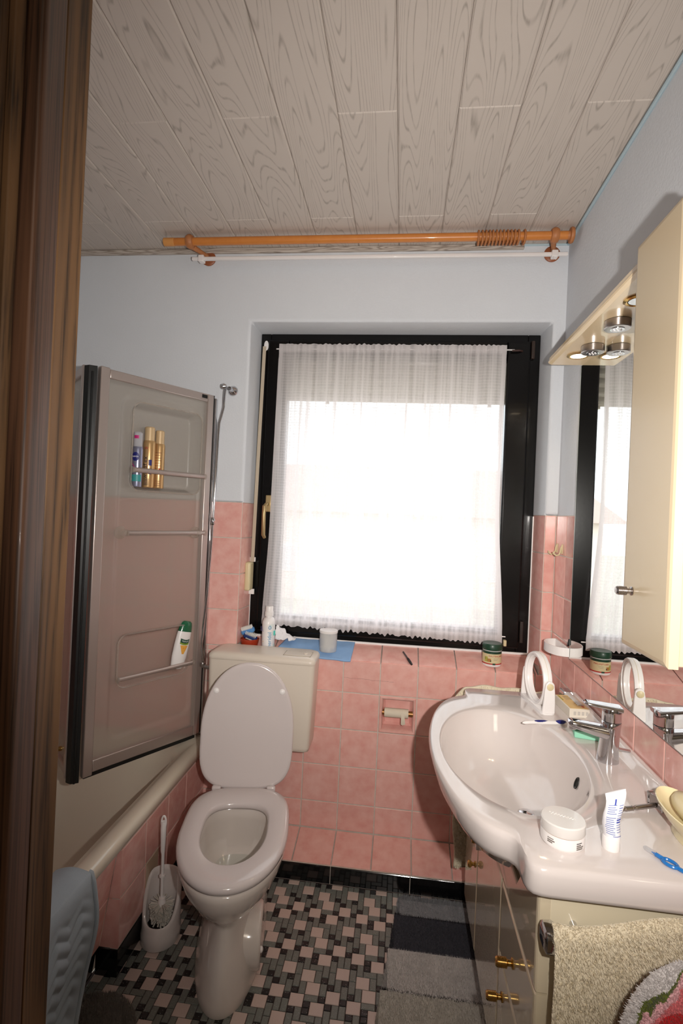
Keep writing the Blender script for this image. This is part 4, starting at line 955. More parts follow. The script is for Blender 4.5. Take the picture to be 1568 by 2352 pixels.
# colourful towel
def ctm():
    m = mat('patterned_terry', S(214,206,206), .95, sheen=.2); nt = m.node_tree; N = nt.nodes.new; L = nt.links.new; p = nt.nodes['Principled BSDF']
    uv = N('ShaderNodeUVMap'); mp = N('ShaderNodeMapping'); mp.inputs['Rotation'].default_value = (0, 0, .5); mp.inputs['Scale'].default_value = (1.0, 1.0, 1); L(uv.outputs[0], mp.inputs[0])
    n = N('ShaderNodeTexNoise'); n.inputs['Scale'].default_value = 3.2; n.inputs['Detail'].default_value = 2.5; n.inputs['Distortion'].default_value = .6; L(mp.outputs[0], n.inputs['Vector'])
    s = N('ShaderNodeSeparateXYZ'); L(uv.outputs[0], s.inputs[0])
    a = N('ShaderNodeMath'); a.operation = 'MULTIPLY_ADD'; a.inputs[1].default_value = .75; L(n.outputs[0], a.inputs[0]); L(s.outputs[1], a.inputs[2])
    r = N('ShaderNodeValToRGB'); r.color_ramp.interpolation = 'CONSTANT'; e = r.color_ramp.elements
    e[0].position = 0; e[0].color = S(48,84,104); e[1].position = .36; e[1].color = S(204,194,178)
    for ps_, c_ in ((.42, S(150,136,124)), (.50, S(214,206,200)), (.58, S(228,160,166)), (.65, S(196,40,44)), (.80, S(222,120,124)), (.86, S(228,180,184)), (.93, S(96,104,40))):
        x = e.new(ps_); x.color = c_
    mr = N('ShaderNodeMapRange'); mr.inputs[1].default_value = .25; mr.inputs[2].default_value = 1.32; L(a.outputs[0], mr.inputs[0]); L(mr.outputs[0], r.inputs[0])
    mx = N('ShaderNodeMix'); mx.data_type = 'RGBA'; gt = N('ShaderNodeMath'); gt.operation = 'GREATER_THAN'; gt.inputs[1].default_value = 1.29; L(a.outputs[0], gt.inputs[0])
    L(gt.outputs[0], mx.inputs[0]); L(r.outputs[0], mx.inputs[6]); mx.inputs[7].default_value = S(214,208,206); L(mx.outputs[2], p.inputs['Base Color']); return m
m_ct = ctm()
def ctw(u, v):   # bunched towel: v 1 at the rounded top, 0 at the lower end
    x = .700+.262*u; zt = .79-.11*math.exp(-(x-.713)/.035); k = 1-v
    z = zt-.235*k**1.25-.004*sin(u*23)*k
    y = -1.318-.050*sin(min(1, k*2.2+.05)*pi/2)-.010*sin(u*15+k*5)*k+.006*sin(u*31+2)*k
    return (x-.012*k*(1-u), y, z)
t3 = thing('patterned_towel', (.87, -1.33, .6), 'colourful red, green and white towel bunched in the near right corner', 'towel')
cm_ = M().grid(ctw, 60, 50, uv=True); obj('cloth', cm_, m_ct, t3, solid=.003)
def fur_uv(name, fn, n, ln, mt, parent, wid, seed):
    rs = np.random.RandomState(seed); V = []; Fs = []; UVs = []
    for i in range(n):
        u, v = rs.rand(2)*.996; p = Vector(fn(u, v)); a = Vector(fn(u+.003, v))-p; b = Vector(fn(u, v+.003))-p; nn = a.cross(b)
        if nn.length < 1e-12: continue
        nn.normalize(); 
        if nn.y > 0: nn = -nn
        t_ = Vector(rs.normal(size=3)); t_ = (t_-nn*t_.dot(nn)).normalized(); s_ = nn.cross(t_)*wid*.5; k = len(V)
        V += [tuple(p-s_), tuple(p+s_), tuple(p+nn*ln+t_*ln*.5)]; Fs.append((k, k+1, k+2)); UVs += [(u, v)]*3
    me = bpy.data.meshes.new(name); me.from_pydata(V, [], Fs); ul = me.uv_layers.new(name='UVMap')
    for lp_ in me.loops: ul.data[lp_.index].uv = UVs[lp_.vertex_index]
    me.materials.append(mt); reg(bpy.data.objects.new(name, me), parent, kind='stuff')
fur_uv('terry_loops', ctw, 26000, .005, m_ct, t3, .0022, 9)

# ------------------------------------------------------------ mirror, light board, wall cabinet
mr_ = thing('wall_mirror', (.966, -.8, .936), 'large frameless mirror on the right wall above the washbasin', 'mirror')
obj('glass', M().box((.9625, -1.6, .9365), (.9675, -.237, 1.958)), m_mirror, mr_, smooth=False)
obj('glass_edge', M().box((.9622, -.2375, .9365), (.9675, -.2355, 1.958)), mat('mirror_edge', S(170,180,176), .2), mr_)
ge = M().box((.9620, -1.6, .9350), (.9675, -.2355, .9367)); obj('glass_edge', ge, mat('mirror_edge2', S(120,104,98), .3), mr_)
cl_ = M(); cl_.loft([[(x, -.2365, .985), (x, -.218, .975), (x, -.2365, 1.005)] for x in (.958, .9675)]); obj('mirror_clip', cl_, m_rubber, mr_, smooth=False)
lb = thing('light_board', (.9, -.6, 1.958), 'cream overhanging light board above the mirror', 'light board')
bd_ = M(); bd_.loft([[(x, y, z) for x, z in ((.9675, 1.958), (.858, 1.958), (.849, 1.963), (.847, 1.968), (.851, 1.972), (.851, 1.982), (.9675, 1.982))] for y in (-1.0, -.2495)]); obj('board', bd_, m_creamboard, lb, smooth=False)
for y_, on in ((-.362, True), (-.80, False)):
    t = thing('recessed_spotlight', (.913, y_, 1.957), 'lit recessed halogen spotlight at the far end of the light board' if on else 'unlit recessed spotlight next to the wall cabinet', 'spotlight')
    obj('trim_ring', M().lathe([(.034, 0), (.036, .003), (.030, .006), (.026, .004), (.0245, -.0005), (.034, -.0005)], (.913, y_, 1.958), (0, 0, -1), 32), m_gold if on else m_brass, t)
    obj('reflector', M().lathe([(.001, .0), (.012, .0005), (.024, .0035)], (.913, y_, 1.9575), (0, 0, -1), 28), mat('halogen_lit', S(255,226,180), .3, emit=(1, .78, .5, 1), estr=14) if on else m_chrome, t)
lamp('halogen_light', 'SPOT', (.913, -.362, 1.948), 2.2, (1, .72, .42), (.913, -.362, .5), spot_size=radians(130), spot_blend=.8, shadow_soft_size=.02)
for i_, y_ in enumerate((-.455, -.662)):
    cx = .925-.008*i_
    t = thing('puck_light', (cx, y_, 1.957), ('round brushed-steel puck light beside the lit halogen spotlight', 'round brushed-steel puck light, second from the window')[i_], 'puck light')
    R_ = .0335
    obj('gasket', M().cyl((cx, y_, 1.958), (cx, y_, 1.955), R_-.001, n=36), m_rubber, t)
    obj('housing', M().lathe([(.001, 0), (R_, 0), (R_, .019), (R_-.002, .021), (.019, .0215), (.001, .0212)], (cx, y_, 1.9565), (0, 0, -1), 40), m_brushed, t)
    obj('lens', M().lathe([(.0185, 0), (.018, .0015), (.001, .002)], (cx, y_, 1.9350), (0, 0, -1), 28), m_chrome, t)
    lm = M()
    for k in range(7):
        a = 2*pi*k/6; rr_ = 0 if k == 6 else .009; lm.cyl((cx+rr_*cos(a), y_+rr_*sin(a), 1.9333), (cx+rr_*cos(a), y_+rr_*sin(a), 1.9320), .0028, n=10)
    obj('diodes', lm, mat('led_lens', S(235,232,232), .15) if i_ == 0 else bpy.data.materials['led_lens'], t)
wc = thing('wall_cabinet', (.9, -1.09, 1.165), 'narrow tall cream wall cabinet covering part of the mirror', 'cabinet')
m_cab = mat('cabinet_lacquer', S(198,181,152), .3, spec=.3, coat=.12, coatr=.12)
obj('body', M().box((.842, -1.186, 1.170), (.9615, -1.004, 1.980)), m_cab, wc, bevel=.0015)
dm = M()
def Ld(i, x): return [(x, -1.189+i, 1.166+i), (x, -1.189+i, 1.983-i), (x, -1.001-i, 1.983-i), (x, -1.001-i, 1.166+i)]
dm.loft([Ld(0, .840), Ld(0, .824), Ld(.004, .8215), Ld(.010, .820)]); dr_ = obj('door', dm, m_cab, wc, smooth=False)
knob(dr_, (.820, -1.048, 1.279), mt=m_brushed, s=1.0)
# cup ring and clothes hooks on the right wall
rh = thing('ring_holder', (.93, -.2, .97), 'white plastic cup ring holder fixed at the mirror corner', 'cup holder')
rm = M(); n_ = 40; ell = [(.9615-.062*sin(pi*k/n_)**.8*1.0, -.165-.075*(-cos(pi*k/n_))) for k in range(n_+1)]
prof = [[(x, y, z) for x, y in ell] for z in (.943, .973)]
inn = [[(.9615-(.9615-x)*.94, -.165-(-.165-y)*.95, z) for x, y in ell] for z in (.973, .945)]
rm.loft(prof+inn+[prof[0]], False, False, closed=False); obj('ring', rm, m_white, rh, angle=.7)
obj('ring', M().box((.9560, -.24, .943), (.9618, -.092, .973)), m_white, rh, bevel=.001)
for i_, y_ in enumerate((-.030, -.095)):
    t = thing('clothes_hook', (.966, y_, 1.31), ('small cream hook on the right wall nearer the window corner', 'small cream hook on the right wall nearer the mirror')[i_], 'hook')
    obj('hook', M().tube([(.966, y_, 1.325), (.962, y_, 1.315), (.960, y_, 1.298), (.954, y_-.002, 1.288), (.944, y_-.003, 1.285), (.935, y_-.003, 1.292), (.934, y_-.003, 1.299)], [.002, .003, .003, .003, .003, .003, .0024], 10), m_beige, t)
    obj('back_plate', M().box((.9635, y_-.004, 1.292), (.968, y_+.004, 1.328)), m_beige, t, bevel=.0015)

# ------------------------------------------------------------ tap
tp_ = thing('basin_tap', (.893, -.762, SZ), 'chrome single-lever mixer tap on the washbasin', 'tap')
def el(cx, cy, z, a, b, tilt=0, n=28): return [(cx+a*cos(2*pi*k/n), cy+b*sin(2*pi*k/n), z+tilt*a*cos(2*pi*k/n)) for k in range(n)]
bx_, by_ = .896, -.768
obj('body', M().loft([el(bx_, by_, SZ, .026, .024), el(bx_, by_, SZ+.004, .0262, .0242), el(bx_+.001, by_, SZ+.03, .0235, .0225), el(bx_+.003, by_, SZ+.06, .0222, .0218), el(bx_+.005, by_, SZ+.085, .0225, .0222), el(bx_+.006, by_, SZ+.098, .0228, .0225), el(bx_+.006, by_, SZ+.100, .020, .020)]), m_chrome, tp_, angle=1.0)
def slab(p0, p1, w0, w1, t0, t1, up_=(0, 0, 1), n=20):
    p0, p1 = Vector(p0), Vector(p1); d = (p1-p0).normalized(); s_ = d.cross(Vector(up_)).normalized(); u_ = s_.cross(d); L_ = []
    for q in [0, .15, .4, .7, .9, .97, 1.0]:
        c_ = p0.lerp(p1, q); w_ = w0+(w1-w0)*q; t_ = t0+(t1-t0)*q
        if q > .95: w_ *= .85 if q < 1 else .55; t_ *= .8 if q < 1 else .4
        L_.append([c_+s_*w_*math.copysign(abs(cos(2*pi*k/n))**.6, cos(2*pi*k/n))+u_*t_*math.copysign(abs(sin(2*pi*k/n))**.7, sin(2*pi*k/n)) for k in range(n)])
    return M().loft(L_)
obj('spout', slab((.905, by_, SZ+.068), (.800, by_+.008, SZ+.086), .022, .017, .018, .0085), m_chrome, tp_, angle=.9)
obj('aerator', M().lathe([(.008, 0), (.011, .003), (.011, .012), (.008, .014)], (.812, by_+.007, SZ+.083), (0, 0, -1), 20), m_chrome, tp_)
cap_ = obj('lever_base', M().loft([el(bx_+.006, by_, SZ+.101, .0225, .0222), el(bx_+.006, by_, SZ+.122, .0225, .0222), el(bx_+.006, by_, SZ+.132, .0222, .022, .12), el(bx_+.006, by_, SZ+.136, .019, .019, .12)]), m_chrome, tp_, angle=.9)
obj('lever', slab((.922, by_, SZ+.131), (.835, by_+.006, SZ+.140), .0235, .0165, .0062, .0038), m_chrome, tp_, angle=.9)
obj('pull_rod', M().cyl((.915, by_+.006, SZ+.030), (.952, by_+.010, SZ+.024), .0042, n=14), m_chrome, tp_)

# make-up mirror ring
mm_ = thing('makeup_mirror', (.81, -.387, SZ), 'white round vanity mirror ring on a forked stand at the far basin edge', 'vanity mirror')
MC = Vector((.820, -.392, SZ+.085)); AX = Vector((-.990, -.139, 0)).normalized(); DM = Vector((.139, -.990, 0)); UPV = Vector((0, 0, 1))
def ringm(prof):   # prof: (radius, offset along axis) closed
    return M().loft([[MC+(DM*cos(a)+UPV*sin(a))*r+AX*h for r, h in prof] for a in [2*pi*k/56 for k in range(57)]], False, False)
obj('outer_ring', ringm([(.081, -.012), (.083, -.008), (.083, .008), (.080, .014), (.074, .014), (.0735, .004), (.0735, -.012)]), m_white, mm_, angle=.8)
obj('inner_ring', ringm([(.0735, -.002), (.0735, .008), (.069, .009), (.066, .004), (.0665, -.006), (.0715, -.008)]), m_white, mm_, angle=.8)
obj('seam', ringm([(.0832, -.0005), (.0834, 0), (.0832, .0005), (.0825, 0)]), m_beige, mm_)
for sgn in (1, -1):
    pc = MC+DM*.0875*sgn; up2 = [(-.020, -.083), (-.017, -.045), (-.015, -.01), (-.012, .008), (-.004, .017), (.006, .016), (.014, .008), (.017, -.02), (.018, -.05), (.020, -.083)]
    fk = M(); fk.loft([[MC+DM*(sgn*(.085+off)-sgn*.004*(z < -.06))+AX*(-x)+UPV*z for x, z in up2] for off in (0, .009)])
    fo_ = obj('fork_arm', fk, m_white, mm_, bevel=.003, seg=3)
    obj('pivot_cap', M().lathe([(.010, 0), (.0105, .002), (.008, .0035), (.001, .004)], MC+DM*sgn*.094, DM*sgn, 24), m_beige, fo_)
bs = M(); bs.loft([[Vector((MC.x, MC.y, SZ+z))+DM*(q*y)+AX*x*q for x, y in rrect(-.022, .022, -.093, .093, .015, 5)] for z, q in ((0.0, 1.0), (.004, 1.0), (.007, .95))]); obj('foot', bs, m_white, mm_, angle=.8)

# grey tube with chrome cap behind the soap box
gt = thing('capped_tube', (.94, -.36, SZ), 'chrome-capped grey tube lying by the right wall behind the soap box', 'tube')
obj('cap', M().loft([[(x, y, z) for x, z in rrect(.915, .945, SZ+.002, SZ+.032, .005, 4)] for y in (-.345, -.302)]), m_chrome, gt, angle=.6)
obj('tube_body', M().tube([(.931, -.345, SZ+.018), (.934, -.46, SZ+.0185)], .0135, 20), mat('grey_tube', S(206,202,198), .4), gt)

# soap carton
bxx = thing('soap_carton', (.918, -.43, SZ), 'flat cream and yellow soap carton lying behind the tap', 'carton')
CM = Matrix.Translation((.9165, -.425, SZ)) @ Matrix.Rotation(radians(4), 4, 'Z')
obj('box', M().box((-.030, -.062, 0), (.030, .062, .027)).xf(CM), mat('carton_side', S(228,220,206), .5), bxx, bevel=.0012)
obj('top_print', M().box((-.026, -.060, .027), (.029, .060, .0275)).xf(CM), mat('carton_yellow', S(232,204,140), .45, mottle=.6, mscale=50, col2=S(226,184,124)), bxx)
m_pg = mat('print_grey', S(120,112,106), .6); m_brown = mat('print_brown', S(110,66,40), .6)
text('S', .024, m_brown, bxx, CM @ Matrix.Translation((.006, -.018, .0278)) @ Matrix.Rotation(.3, 4, 'Z'), shear=.3)
for k, wd in enumerate((.030, .022, .026, .018)): obj('print_line', M().box((-.012, .018+k*.009, .0275), (-.012+wd, .0195+k*.009, .0279)).xf(CM), m_pg, bxx)
obj('print_line', M().box((-.024, .01, .0275), (-.021, .052, .0279)).xf(CM), mat('print_olive', S(150,156,60), .6), bxx)
obj('print_line', M().box((.014, -.05, .0275), (.02, -.02, .0279)).xf(CM), mat('print_orange', S(214,100,60), .6), bxx)
for k in range(4): obj('print_line', M().box((-.018+k*.012, -.0622, .008), (-.010+k*.012, -.0619, .019)).xf(CM), mat('print_pale', S(196,190,182), .6) if k == 0 else bpy.data.materials['print_pale'], bxx)

# green sponge
sg = thing('sponge', (.893, -.625, SZ), 'mint green scouring sponge lying behind the tap', 'sponge')
SM = Matrix.Translation((.896, -.618, SZ)) @ Matrix.Rotation(radians(-12), 4, 'Z')
obj('foam', M().box((-.033, -.030, 0), (.033, .030, .020)).xf(SM), mat('mint_foam', S(150,216,186), .9, bump=.5, bscale=500), sg, bevel=.002)
obj('scourer', M().box((-.033, -.030, .020), (.033, .030, .026)).xf(SM), mat('green_scourer', S(40,112,78), .95, bump=1, bscale=900), sg, bevel=.001)

# lying toothbrush
tb1 = thing('toothbrush', (.80, -.565, SZ+.004), 'white and dark blue toothbrush handle lying across the basin rim', 'toothbrush')
q0, q1 = Vector((.733, -.583, SZ+.007)), Vector((.865, -.548, SZ+.007)); dq = (q1-q0)
obj('handle', M().tube([q0+dq*t_+Vector((0, .0, .0015*sin(t_*6))) for t_ in [i/16 for i in range(17)]], [.002]+[.0045+.0012*sin(t_*pi) for t_ in [i/16 for i in range(1, 16)]]+[.002], 14), m_white, tb1)
obj('grip', M().tube([q0+dq*(.22+.36*t_)+Vector((0, -.0012, .0038)) for t_ in [i/8 for i in range(9)]], [.001, .003, .0038, .004, .004, .0038, .0032, .002, .001], 10), m_navy, tb1)
obj('grip', M().tube([q0+dq*(.70+.29*t_)+Vector((0, -.0005, .0006)) for t_ in [i/8 for i in range(9)]], [.001, .003, .0046, .0056, .006, .006, .0056, .004, .001], 12), m_navy, tb1)

# cream jar
jc = (.682, -1.130); jr = thing('cream_jar', (jc[0], jc[1], SZ), 'white lidded face cream jar with embossed lid on the basin front', 'jar')
JR = .0385
obj('base', M().lathe([(.001, 0), (JR-.003, 0), (JR-.001, .002), (JR, .006), (JR, .0235), (.001, .0235)], (*jc, SZ), n=48), m_white, jr)
jl = obj('lid', M().lathe([(.001, 0), (JR, 0), (JR+.0003, .0005), (JR+.0003, .017), (JR-.0015, .019), (JR-.004, .0192), (.001, .0190)], (*jc, SZ+.0245), n=48), mat('jar_lid', S(224,220,216), .25, coat=.3), jr)
obj('seam_line', M().cyl((*jc, SZ+.0233), (*jc, SZ+.0247), JR-.0008, n=48), mat('seam_brown', S(170,140,120), .5), jr)
text('Pond\u2019s' if False else '~ Veloute ~' if False else 'Vinoble', .014, mat('emboss', S(236,232,228), .2), jl, Matrix.Translation((jc[0]-.002, jc[1]+.004, SZ+.0437)) @ Matrix.Rotation(radians(-22), 4, 'Z'), ext=.0005, shear=.35) if False else None
# embossed script as a flowing line, illegible in the photograph
ws = M(); wp_ = [Vector((-.022+.0445*i/60, .0025*sin(i*.9)*(1.4 if i < 14 else 1)+.0012*sin(i*2.1), 0)) for i in range(61)]
ws.tube([Matrix.Translation((jc[0]-.001, jc[1]+.004, SZ+.0438)) @ Matrix.Rotation(radians(-24), 4, 'Z') @ p for p in wp_], .00055, 5); obj('embossing', ws, mat('emboss', S(240,236,232), .15), jl)
for a_c, rows in ((.50, (.012, .010, .016, .014)), (-.85, (.012, .014, .010))):
    for k, wd in enumerate(rows):
        a0 = a_c-.15; obj('print_line', cyl_patch(jc, JR+.0002, a0, a0+wd/JR, SZ+.0165-k*.0032-(.0008 if k else 0), SZ+.0180-k*.0032), m_ink if (k == 0 and a_c > 0) else m_pg, jr)

# toothpaste tube standing on its cap
tc_ = Vector((.765, -1.135, SZ)); tt = thing('toothpaste_tube', tc_, 'small white toothpaste tube with blue print standing on its cap', 'toothpaste')
obj('cap', M().lathe([(.001, 0), (.0145, 0), (.015, .002), (.0148, .020), (.0135, .022), (.001, .022)], tc_, n=28), m_white, tt)
def tbl(t_, z):   # circle to flat crimp
    w_ = .0145*(1-t_)+.0175*t_; d = .0145*(1-t_)+.0015*t_
    return [(tc_.x+w_*cos(2*pi*k/32)+.002*sin(z*90)+.003*t_, tc_.y+d*sin(2*pi*k/32)+.002*sin(z*60)-.002*t_, tc_.z+z+.006*t_*cos(2*pi*k/32)) for k in range(32)]
TL_ = [(0, .022), (.0, .030), (.12, .045), (.3, .062), (.55, .078), (.85, .090), (1, .097), (1, .104)]
obj('body', M().loft([tbl(*q) for q in TL_]), mat('tube_white', S(236,236,240), .3, coat=.3), tt, angle=.9)
m_bp = mat('blue_print', S(120,134,186), .5); m_bp2 = mat('blue_print_dark', S(52,72,168), .5)
def on_tube(a, z):
    zs = [q[1] for q in TL_]; ts = [q[0] for q in TL_]; t_ = float(np.interp(z, zs, ts))
    w_ = .0145*(1-t_)+.0175*t_+.0004; d = .0145*(1-t_)+.0015*t_+.0004
    return (tc_.x+w_*sin(a)+.002*sin(z*90)+.003*t_, tc_.y-d*cos(a)+.002*sin(z*60)-.002*t_, tc_.z+z+.006*t_*sin(a))
rs = random.Random(3)
for k in range(15):
    z = .030+k*.0037
    if 8 < k < 10: continue
    a0 = -1.0+rs.random()*.15; a1 = -.1+rs.random()*.3
    obj('print_line', M().grid(lambda u, v: on_tube(a0+(a1-a0)*u, z+.0013*v), 8, 1), m_bp, tt)
for k in range(12):
    z = .034+k*.0042; a0 = .30; a1 = .75+rs.random()*.35
    obj('print_line', M().grid(lambda u, v: on_tube(a0+(a1-a0)*u, z+(.0026 if k in (4, 5) else .0012)*v), 6, 1), m_bp2 if k in (4, 5, 10) else m_bp, tt)
obj('print_line', M().grid(lambda u, v: on_tube(-.25+.16*u+.1*v, .082+.010*v), 3, 3), m_bp2, tt)
obj('print_line', M().grid(lambda u, v: on_tube(-.2+1.2*u, .0265+.001*v), 8, 1), m_bp2, tt)

# safety razor
rz_ = thing('safety_razor', (.87, -.99, SZ), 'metal safety razor with knurled handle lying beside the soap dish', 'razor')
h0, h1 = Vector((.802, -1.020, SZ+.005)), Vector((.908, -.985, SZ+.010)); dh = h1-h0
ps_ = [i/44 for i in range(45)]
obj('handle', M().tube([h0+dh*t_ for t_ in ps_], [(.0045+.0006*(i % 2) if not (i in (14, 15, 24, 25)) else .0036) for i in range(45)], 14), m_brushed, rz_)
hdm = M(); hu = Vector((-.2, .62, 0)).normalized(); 
hx = Matrix.Translation(h1+dh.normalized()*.006) @ Matrix.Rotation(radians(18), 4, 'Z'); obj('head', M().box((-.005, -.022, -.006), (.004, .022, .018)).xf(hx), m_brushed, rz_, bevel=.002)
for k in (-1, 1): obj('guard_bar', M().box((-.007, k*.019-.002, -.006), (.006, k*.019+.002, .020)).xf(hx), m_chrome, rz_, bevel=.001)
# soap dish and soap
sd_ = thing('soap_dish', (.94, -1.05, SZ), 'cream oval soap dish standing on the right basin edge', 'soap dish')
def dl(a, b, z, cx=.920, cy=-1.090): 
    o = []
    for k in range(40):
        t_ = 2*pi*k/40; x = a*cos(t_); y = b*sin(t_); o.append((cx+x, cy+y, z)) 
    return o
m_dish = mat('dish_plastic', S(238,224,180), .25, coat=.4)
obj('dish', M().loft([dl(.018, .045, SZ), dl(.02, .05, SZ+.004), dl(.017, .045, SZ+.016), dl(.030, .072, SZ+.030), dl(.040, .092, SZ+.046), dl(.0425, .096, SZ+.055), dl(.041, .094, SZ+.0565), dl(.036, .086, SZ+.049), dl(.026, .064, SZ+.037), dl(.01, .03, SZ+.033)]), m_dish, sd_, angle=1.0)
so = thing('soap_bar', (.94, -1.06, SZ+.045), 'pale yellow bar of soap lying in the soap dish', 'soap')
obj('bar', M().loft([dl(.012, .040, SZ+.040, .926, -1.10), dl(.020, .052, SZ+.043, .926, -1.10), dl(.028, .066, SZ+.053, .926, -1.10), dl(.029, .068, SZ+.060, .926, -1.10), dl(.024, .060, SZ+.071, .926, -1.10), dl(.012, .034, SZ+.076, .926, -1.10)]), mat('soap_wax', S(226,210,166), .4, coat=.2), so, angle=1.4)
# interdental brush
ib = thing('interdental_brush', (.845, -1.155, SZ), 'small blue interdental brush with clear cap on the basin front', 'interdental brush')
a0 = Vector((.824, -1.128, SZ+.0045)); a1 = Vector((.861, -1.186, SZ+.004)); da = a1-a0
obj('clear_cap', M().tube([a0+da*t_ for t_ in (0, .03, .06, .30, .34)], [.001, .003, .004, .0042, .0042], 14), glassy('clear_cap2', (.95, .96, .98, 1), .03, (.85, 0, .05, .1), ior=1.5), ib)
m_blue = mat('blue_plastic', S(30,118,196), .25, coat=.4)
obj('neck', M().tube([a0+da*t_ for t_ in (.22, .26, .34, .5, .56)], [.0008, .0012, .0036, .0038, .003], 12), m_blue, ib)
cc = a0+da*.70; dn = da.normalized(); sn = Vector((-dn.y, dn.x, 0))
obj('finger_ring', M().tube([cc+dn*.0125*cos(t_)+sn*.0078*sin(t_) for t_ in [2*pi*k/24 for k in range(24)]], .0030, 10, closed=True), m_blue, ib)
obj('tail', M().tube([a0+da*t_ for t_ in (.87, .93, 1.02, 1.06)], [.003, .0036, .0034, .001], 12), m_blue, ib)

# ------------------------------------------------------------ things on the sill (slopes up to the glass)
def sillz(y): return nz0+.339*y
def lathe_on_sill(cx, cy): return sillz(cy)
pc_ = (-.262, .047, sillz(.047)-.004); pot = thing('terracotta_pot', pc_, 'small red-brown bowl on the left of the window sill', 'bowl')
obj('bowl', M().lathe([(.001, 0), (.030, 0), (.034, .003), (.037, .018), (.040, .034), (.0405, .037), (.038, .038), (.036, .034), (.033, .02), (.001, .012)], pc_, n=36), mat('terracotta', S(166,56,30), .35, coat=.2), pot)
m_blue2 = mat('sky_blue_plastic', S(92,148,206), .35); m_nb = mat('navy_plastic', S(34,56,110), .35); m_bris = mat('white_bristle', S(238,236,230), .6)
for nm, lab, mt, p_, rot in (('nail_brush', 'light blue small brush on top in the red-brown bowl', m_blue2, (-.273, .045, .892), -.35), ('nail_brush', 'dark blue small brush lying lower in the red-brown bowl', m_nb, (-.256, .038, .868), .30)):
    t = thing(nm, p_, lab, 'brush'); X = Matrix.Translation(p_) @ Matrix.Rotation(rot, 4, 'Y') @ Matrix.Rotation(.25, 4, 'X')
    obj('brush_back', M().loft([[(x, y, z) for x, y in rrect(-.030+i, .030-i, -.013+i, .013-i, .011-i*.8, 5)] for z, i in ((-.016, .004), (-.012, 0), (.0, 0), (.003, .003))]).xf(X), mt, t, angle=.8)
    g = M()
    for i in range(9):
        for j in range(4): g.tube([(-.022+i*.0055, -.008+j*.0053, .002), (-.022+i*.0055+.001*sin(i), -.008+j*.0053-.001, .016)], [.0016, .0014], 5)
    obj('bristles', g.xf(X), m_bris, t, kind='stuff')
    if mt is m_nb: 
        g = M()
        for i in range(6): 
            for j in range(2): g.tube([(-.012+i*.005, -.012-j*.003, -.012), (-.012+i*.005, -.020-j*.004, -.004)], [.0015, .0013], 5)
        obj('bristles', g.xf(X), m_bris, t, kind='stuff')
mc_ = Vector((-.181, .045, sillz(.045)-.004)); mw = thing('mouthwash_bottle', mc_, 'tall white mouthwash bottle with blue upright lettering on the sill', 'bottle')
obj('body', M().lathe([(.001, 0), (.031, 0), (.0335, .003), (.034, .01), (.034, .108), (.033, .118), (.027, .130), (.017, .136), (.016, .140), (.001, .140)], mc_, n=40, sy=.8), m_white, mw)
obj('cap', M().lathe([(.001, 0), (.0185, 0), (.019, .002), (.0185, .018), (.0165, .020), (.016, .040), (.015, .042), (.001, .042)], mc_+Vector((0, 0, .140)), n=32), m_white, mw)
cf = (mc_.x, mc_.y+.0045)
m_bl = mat('blue_lettering', S(66,152,196), .5)
vtext('meridol', .0225, m_bl, mw, (mc_.x, mc_.y), .0345, .40, mc_.z+.042)
obj('drop_logo', M().tube([(mc_.x+.0350*sin(.40+dx), mc_.y-.0350*cos(.40+dx), mc_.z+.096+dz) for dx, dz in [(.15*cos(t_), .0065*sin(t_)+(.003 if abs(t_-pi/2) < .3 else 0)) for t_ in [2*pi*k/20 for k in range(20)]]], .0012, 6, closed=True), m_bl, mw)
obj('teal_patch', cyl_patch(mc_, .0343, .92, 1.25, mc_.z+.062, mc_.z+.082), mat('teal_patch', S(90,206,190), .5), mw)
for k in range(5): obj('print_line', cyl_patch(mc_, .0343, .35, .95-.05*k, mc_.z+.108-k*.0045, mc_.z+.1088-k*.0045), mat('teal_line', S(170,214,206), .5) if k == 0 else bpy.data.materials['teal_line'], mw)
for k in range(5): obj('print_line', cyl_patch(mc_, .0343, -1.15, -.62+.06*k, mc_.z+.096-k*.004, mc_.z+.0972-k*.004), mat('lilac_line', S(120,120,176), .5) if k == 0 else bpy.data.materials['lilac_line'], mw)
for k in range(3): obj('print_line', cyl_patch(mc_, .0343, .95, 1.25, mc_.z+.012+k*.006, mc_.z+.0135+k*.006), bpy.data.materials['teal_patch'], mw)
for a_, z_ in ((-.45, .035), (-.9, .012)): obj('orange_stain', cyl_patch(mc_, .0343, a_, a_+.09, mc_.z+z_, mc_.z+z_+.004, 4), mat('orange_stain', S(236,190,130), .6), mw)
# tissue
ts = thing('crumpled_tissue', (-.125, .085, .85), 'crumpled white tissue beside the mouthwash bottle', 'tissue')
def tis(u, v):
    x = -.155+.085*u; q = noise.noise(Vector((u*4, v*4, 7)))*.5; r2 = noise.noise(Vector((u*6+5, v*6, 2)))
    return (x+.01*r2, .060+.045*v+.012*q, .857+.055*(1-u)**1.3*(1-abs(2*v-1)**1.5)+.020*q+.008*r2)
obj('tissue', M().grid(tis, 26, 18), mat('tissue_paper', S(236,234,236), .9), ts, angle=.5, solid=.0008)
